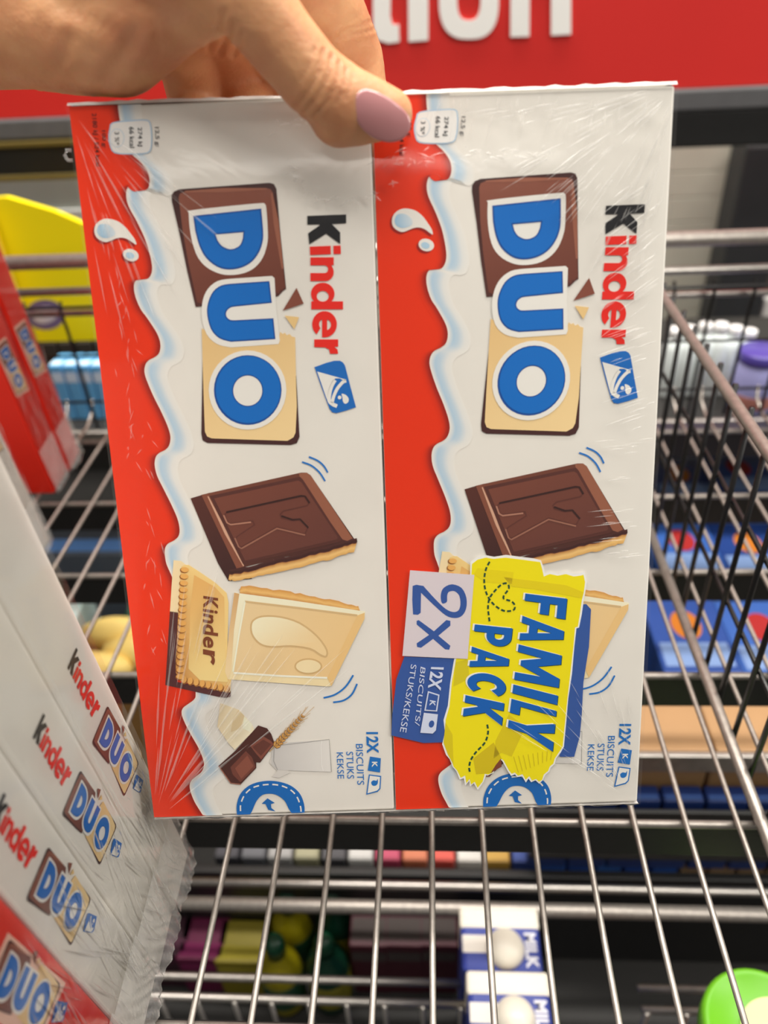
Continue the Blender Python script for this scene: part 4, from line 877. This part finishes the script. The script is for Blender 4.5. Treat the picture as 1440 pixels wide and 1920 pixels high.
# ------------------------------------------------------------------ goods behind the back grid
rs = thing('rear_shelf', 'dark rear shelf behind the black back grid', 'shelf', (0, .62, -.42))
B().box((-.60, .535, -.325), (.60, .76, -.313)).build('deck', DECK, rs)
B().bbox((-.60, .530, -.330), (.60, .535, -.300), .001).build('front_lip', CHROMED, rs)
B().box((-.60, .75, -.42), (-.58, .76, -.325)).build('bracket', BLACK, rs); B().box((.58, .75, -.42), (.60, .76, -.325)).build('bracket', BLACK, rs)
ZS = -.313
def px_at(x, y, Y): return at_y((x, y), Y)
# yellow display box on a dark riser
l, r = px_at(20, 400, .63), px_at(175, 400, .63)
zt_ = px_at(60, 368, .63).z; zb = px_at(100, 640, .63).z
ris = thing('slatted_riser', 'dark brown slatted riser under the yellow display box', 'riser', ((l.x + r.x) / 2, .68, ZS))
for i in range(12): B().bbox((l.x - .09 + i * .016, .628, ZS), (l.x - .076 + i * .016, .74, zb - .001), .001).build('slat', prod_mat('dark_brown_wood', (52, 46, 40), .6), ris)
yd_ = thing('display_box', 'yellow cardboard display box with slanted top edge behind the grid', 'box', ((l.x + r.x) / 2, .68, zb))
V = []
prof = [(l.x - .09, zt_ - .004), (l.x, zt_), (l.x + .035, zt_ - .012), (l.x + .055, zt_ - .022), (l.x + .10, zt_ - .024)]
for Y in (.63, .636):
    for x, z in prof: V.append(Vector((x, Y, z)))
    for x, z in prof: V.append(Vector((x, Y, zb)))
n = len(prof); Fc = []
for i in range(n - 1):
    Fc += [(i, i + 1, n + i + 1, n + i), (2 * n + i, 3 * n + i, 3 * n + i + 1, 2 * n + i + 1), (i, 2 * n + i, 2 * n + i + 1, i + 1), (n + i, n + i + 1, 3 * n + i + 1, 3 * n + i)]
Fc += [(0, n, 3 * n, 2 * n), (n - 1, 3 * n - 1, 4 * n - 1, 2 * n - 1)]
obj('front_board', V, Fc, YEL, yd_)
B().box((l.x - .09, .636, zb), (l.x - .084, .73, zt_ - .06)).build('side_board', YEL, yd_); B().box((l.x + .094, .636, zb), (l.x + .10, .73, zt_ - .08)).build('side_board', YEL, yd_)
B().box((l.x - .09, .73, zb), (l.x + .10, .736, zt_ - .10)).build('back_board', YEL, yd_)
a = Art(); lc = px_at(85, 590, .63); a.poly(ellipse(lc.x, lc.z, .018, .013, .3, 24), (110, 96, 130), 0); a.poly(ellipse(lc.x, lc.z, .012, .007, .3, 24), (190, 184, 196), 1)
a.emit('logo_spot', lambda p, L: Vector((p[0], .6297 - L * .0002, p[1])), yd_)
fl_ = thing('fold_flap', 'folded ochre flap leaning beside the yellow display box', 'flap', (l.x - .012, .62, zb))
B().bbox((l.x - .088, .612, zb), (l.x - .012, .6275, zt_ - .006), .001).build('flap_board', prod_mat('ochre_board', (206, 172, 0)), fl_)
for i in range(4):
    p = px_at(112 + i * 26, 715, .575); p2 = px_at(112 + i * 26, 690, .575)
    carton('pale_blue_box', 'pale blue box in the row before the slatted riser', 'box', 'pale blue boxes on the rear shelf', p.x - .0062, p.x + .0046, .575, .60, ZS, p2.z + .002, (96, 170, 222), (190, 215, 235))
# grey crate above left
p0, p1 = px_at(0, 300, .90), px_at(190, 372, .90)
gc = thing('grey_crate', 'grey plastic crate on the slatted wall above the yellow display', 'crate', ((p0.x + p1.x) / 2, .95, p1.z - .02))
B().bbox((p0.x - .1, .90, p1.z - .03), (p1.x, 1.035, px_at(60, 275, .90).z + .03), .004).build('crate_body', prod_mat('grey_crate_plastic', (158, 166, 160)), gc)
B().bbox((p0.x - .1, .896, p1.z - .034), (p1.x + .002, .90, p1.z - .010), .001).build('rim', prod_mat('pale_rim_plastic', (214, 220, 218)), gc)
# glossy white bottles and the purple tin at the right
for i, (x, yt) in enumerate(((1252, 615), (1276, 612), (1306, 606), (1334, 606), (1362, 612), (1388, 618))):
    b0 = px_at(x, 700, .60); h = px_at(x, yt, .60).z - ZS; r = .0098
    t = thing('glossy_white_bottle', 'glossy white bottle in the cluster on the rear shelf', 'bottle', (b0.x, .60, ZS), 'glossy white bottles on the rear shelf')
    B().lathe([(r * .92, 0), (r, .003), (r, h * .7), (r * .75, h * .82), (r * .45, h * .88)], (b0.x, .60, ZS), 18).build('body', prod_mat('gloss_white_plastic', (226, 240, 242), .12), t, True)
    B().lathe([(r * .55, h * .87), (r * .55, h * .99), (r * .45, h), (r * .1, h)], (b0.x, .60, ZS), 16).build('cap', prod_mat('gloss_white_cap', (240, 246, 246), .15), t, True)
b0 = px_at(1420, 700, .575); h = px_at(1420, 656, .575).z - ZS; r = .0165
tin = thing('purple_tin', 'lilac tin with purple lid and red spot on the rear shelf', 'tin', (b0.x, .575, ZS))
B().lathe([(r * .97, 0), (r, .002), (r, h * .84), (r * .97, h * .85)], (b0.x, .575, ZS), 26).build('body', prod_mat('lilac_tin', (150, 150, 200), .3), tin, True)
B().lathe([(r * 1.04, h * .84), (r * 1.05, h * .86), (r * 1.05, h * .98), (r, h), (r * .1, h)], (b0.x, .575, ZS), 26).build('lid', prod_mat('purple_lid', (78, 66, 150), .3), tin, True)
B().lathe([(r * 1.01, h * .10), (r * 1.015, h * .11), (r * 1.015, h * .30), (r * 1.01, h * .31)], (b0.x, .575, ZS), 26).build('label_band', prod_mat('rose_band', (180, 120, 110), .4), tin, True)
# ================================================================== THE HAND
from mathutils.bvhtree import BVHTree
def hp(x, y, off): return on_plane((x, y), TL, nn) + nn * (off * .001)
chains = [
 # thumb (x, y in picture, mm in front of the carton face, radius in px)
 [(728, 228, 8.4, 46), (692, 221, 9.5, 55), (645, 213, 11, 66), (592, 174, 13, 66), (542, 118, 16, 69), (490, 55, 19, 77), (428, -14, 18, 92), (335, -60, 10, 118), (200, -90, -4, 140)],
 [(700, 232, 8.6, 48), (640, 234, 9.5, 57)],
 # thenar and heel of the hand
 [(405, 20, 12, 78), (345, 34, 8, 78), (285, 52, 4, 88), (212, 68, -2, 99), (110, 40, -8, 106), (0, 6, -14, 110), (-130, -40, -20, 135), (-330, -130, -30, 170), (-560, -240, -40, 190)],
 [(380, -120, -6, 120), (200, -100, -10, 150), (20, -110, -16, 160), (-200, -150, -25, 180)],
 [(520, -150, -12, 92), (380, -120, -20, 110), (250, -60, -28, 100)],
 # index
 [(510, -150, -14, 88), (590, -75, -32, 76), (636, 10, -44, 70), (652, 92, -47, 65), (690, 168, -42, 61), (716, 236, -33, 55), (728, 280, -32.5, 48)],
 # middle
 [(430, -120, -24, 90), (480, -40, -40, 72), (505, 50, -50, 65), (535, 140, -45, 60), (560, 225, -33, 55), (572, 290, -32, 48)],
 # ring
 [(360, -90, -28, 88), (385, -10, -42, 66), (402, 70, -49, 59), (432, 150, -43, 55), (456, 230, -32.5, 50), (466, 285, -32, 44)],
 # little finger
 [(280, -50, -28, 84), (290, 30, -40, 62), (292, 100, -46, 54), (306, 164, -40, 51), (330, 235, -31.5, 46), (340, 280, -31, 42)],
]
ico = bmesh.new(); bmesh.ops.create_icosphere(ico, subdivisions=3, radius=1); ico.verts.index_update()
IV = [v.co.copy() for v in ico.verts]; IF = [tuple(v.index for v in f.verts) for f in ico.faces]; ico.free()
hb = B()
for ch in chains:
    for a, b in zip(ch, ch[1:]):
        A3, B3 = hp(*a[:3]), hp(*b[:3]); ra, rb = a[3] * (W.transposed() @ A3).z / F, b[3] * (W.transposed() @ B3).z / F
        n = max(2, int((B3 - A3).length / (min(ra, rb) * .22)))
        for i in range(n + 1):
            t = i / n; c = A3.lerp(B3, t); r = ra * (1 - t) + rb * t; k = len(hb.v)
            hb.v += [c + v * r for v in IV]; hb.f += [tuple(k + j for j in f) for f in IF]
tmp = hb.build('hand_tmp', CARD)
md = tmp.modifiers.new('r', 'REMESH'); md.mode = 'VOXEL'; md.voxel_size = .00075; md.adaptivity = 0
sm_ = tmp.modifiers.new('s', 'SMOOTH'); sm_.factor = .5; sm_.iterations = 14
dg = bpy.context.evaluated_depsgraph_get(); me_ = bpy.data.meshes.new_from_object(tmp.evaluated_get(dg)); base_ = tmp.location.copy()
bpy.data.objects.remove(tmp)
me_.name = 'hand'; me_.materials.clear()
# creases: knuckle folds of the thumb, fold at its base, lines of the other fingers
folds = [([(606, 96), (600, 130), (578, 168), (556, 196)], 4.5, .00050), ([(620, 106), (617, 138), (597, 176), (572, 208)], 4.5, .00060), ([(634, 118), (633, 146), (615, 184), (590, 216)], 4.0, .00055), ([(648, 130), (646, 156), (632, 190)], 4.0, .00040), ([(590, 92), (580, 120), (562, 150)], 4.0, .00030), ([(660, 142), (656, 164), (646, 186)], 3.5, .00030),
         ([(438, 40), (428, 70), (412, 100)], 5, .0007), ([(420, 20), (405, 60), (392, 92)], 5, .0006), ([(455, 60), (446, 88), (438, 106)], 4.5, .0005), ([(196, 146), (228, 104), (250, 60)], 14, .0006), ([(110, 10), (180, 40), (250, 90)], 15, .0004), ([(90, 140), (116, 110), (128, 70)], 12, .0004),
         ([(640, 60), (670, 50), (700, 40)], 4, .0004), ([(632, 70), (668, 62), (706, 52)], 4, .0004)]
fs_ = [(smooth_loop(P, 5, False), w, d) for P, w, d in folds]
Wt = W.transposed()
me_.update(); nor = [v.normal.copy() for v in me_.vertices]
for i, v in enumerate(me_.vertices):
    wv = v.co + base_; q = Wt @ wv; px, py = q.x / q.z * F + 720, q.y / q.z * F + 960
    if not (-60 < px < 800 and -60 < py < 300): continue
    if nor[i].dot(-wv.normalized()) < .05: continue
    dd = 0
    for P, w, d in fs_:
        if not (P[0][0] - 60 < px < P[0][0] + 130 or P[-1][0] - 130 < px < P[-1][0] + 60): continue
        m2 = min((px - x) ** 2 + (py - y) ** 2 for x, y in P)
        if m2 < (3 * w) ** 2: dd += d * (math.exp(-m2 / w ** 2) - .35 * math.exp(-(math.sqrt(m2) - 2 * w) ** 2 / w ** 2))
    dd += .00022 * (noise.noise(wv * 160) + .5 * noise.noise(wv * 420))
    v.co -= nor[i] * dd
for p in me_.polygons: p.use_smooth = True
def skin_nodes(nt, b):
    tc = nt.nodes.new('ShaderNodeTexCoord')
    n1 = nt.nodes.new('ShaderNodeTexNoise'); n1.inputs['Scale'].default_value = 45; n1.inputs['Detail'].default_value = 5
    cr_ = nt.nodes.new('ShaderNodeValToRGB'); e = cr_.color_ramp.elements
    e[0].position = .32; e[0].color = (*lin((192, 128, 92)), 1); e[1].position = .68; e[1].color = (*lin((216, 166, 122)), 1)
    nt.links.new(tc.outputs['Object'], n1.inputs['Vector']); nt.links.new(n1.outputs['Fac'], cr_.inputs['Fac']); nt.links.new(cr_.outputs['Color'], b.inputs['Base Color'])
    n2 = nt.nodes.new('ShaderNodeTexVoronoi'); n2.inputs['Scale'].default_value = 900
    bp = nt.nodes.new('ShaderNodeBump'); bp.inputs['Strength'].default_value = .25; bp.inputs['Distance'].default_value = .0003
    nt.links.new(tc.outputs['Object'], n2.inputs['Vector']); nt.links.new(n2.outputs['Distance'], bp.inputs['Height']); nt.links.new(bp.outputs[0], b.inputs['Normal'])
    b.inputs['Subsurface Weight'].default_value = .35; b.inputs['Subsurface Radius'].default_value = (1.0, .32, .15); b.inputs['Subsurface Scale'].default_value = .004
SKIN = mat('skin', (.6, .35, .25), .48, spec=.4, build=skin_nodes)
me_.materials.append(SKIN)
hand = bpy.data.objects.new('person_hand', me_); C.objects.link(hand); hand.location = base_
tag(hand, 'bare hand pinching the top of the twin pack, thumb in front, nail polished', 'hand')
# nail plate laid on the thumb
bv = BVHTree.FromPolygons([v.co + base_ for v in me_.vertices], [tuple(p.vertices) for p in me_.polygons])
nl = smooth_loop([(663, 188), (670, 172), (688, 166), (714, 175), (742, 192), (763, 212), (770, 230), (765, 250), (749, 264), (724, 267), (696, 256), (672, 234), (662, 210)], 3)
cx, cy = 716, 216; NV, NF = [], []; n = len(nl); rings = [0, .2, .4, .6, .75, .88, .96, 1.0]
hit_ = bv.ray_cast(Vector((0, 0, 0)), ray((cx, cy)).normalized()); cen = hit_[0]; nrm = hit_[1].normalized()
ax_ = hp(768, 236, 5) - hp(662, 196, 9); ax_ = (ax_ - nrm * ax_.dot(nrm)).normalized(); ac_ = nrm.cross(ax_)   # along and across the nail
for s_ in rings[1:]:
    for x, y in nl:
        p = (cx + (x - cx) * s_, cy + (y - cy) * s_); q = on_plane(p, cen + nrm * .0009, nrm); d = q - cen
        da, dc = d.dot(ax_), d.dot(ac_); sag = dc * dc / (2 * .0088) + da * da / (2 * (.030 if da < 0 else .020)) + (.0006 if s_ > .99 else 0)
        NV.append(q + ray(p).normalized() * sag)
NV.append(cen + nrm * .0009); ci = len(NV) - 1
for j in range(n): NF.append((ci, j, (j + 1) % n))
for k in range(len(rings) - 2):
    for j in range(n): a_ = k * n + j; b_ = k * n + (j + 1) % n; NF.append((a_, a_ + n, b_ + n, b_))
NAIL = mat('mauve_nail_polish', lin((196, 136, 138)), .16, spec=.6, coat=.6, build=noise_tint(200, .06))
nail = obj('thumb_nail', NV, NF, NAIL, hand, smooth=True)
nail['label'] = 'glossy mauve polished nail'
# ================================================================== stand everything on the floor at z = 0
for o in list(bpy.context.scene.objects):
    if o.parent is None: o.location.z += 1.2
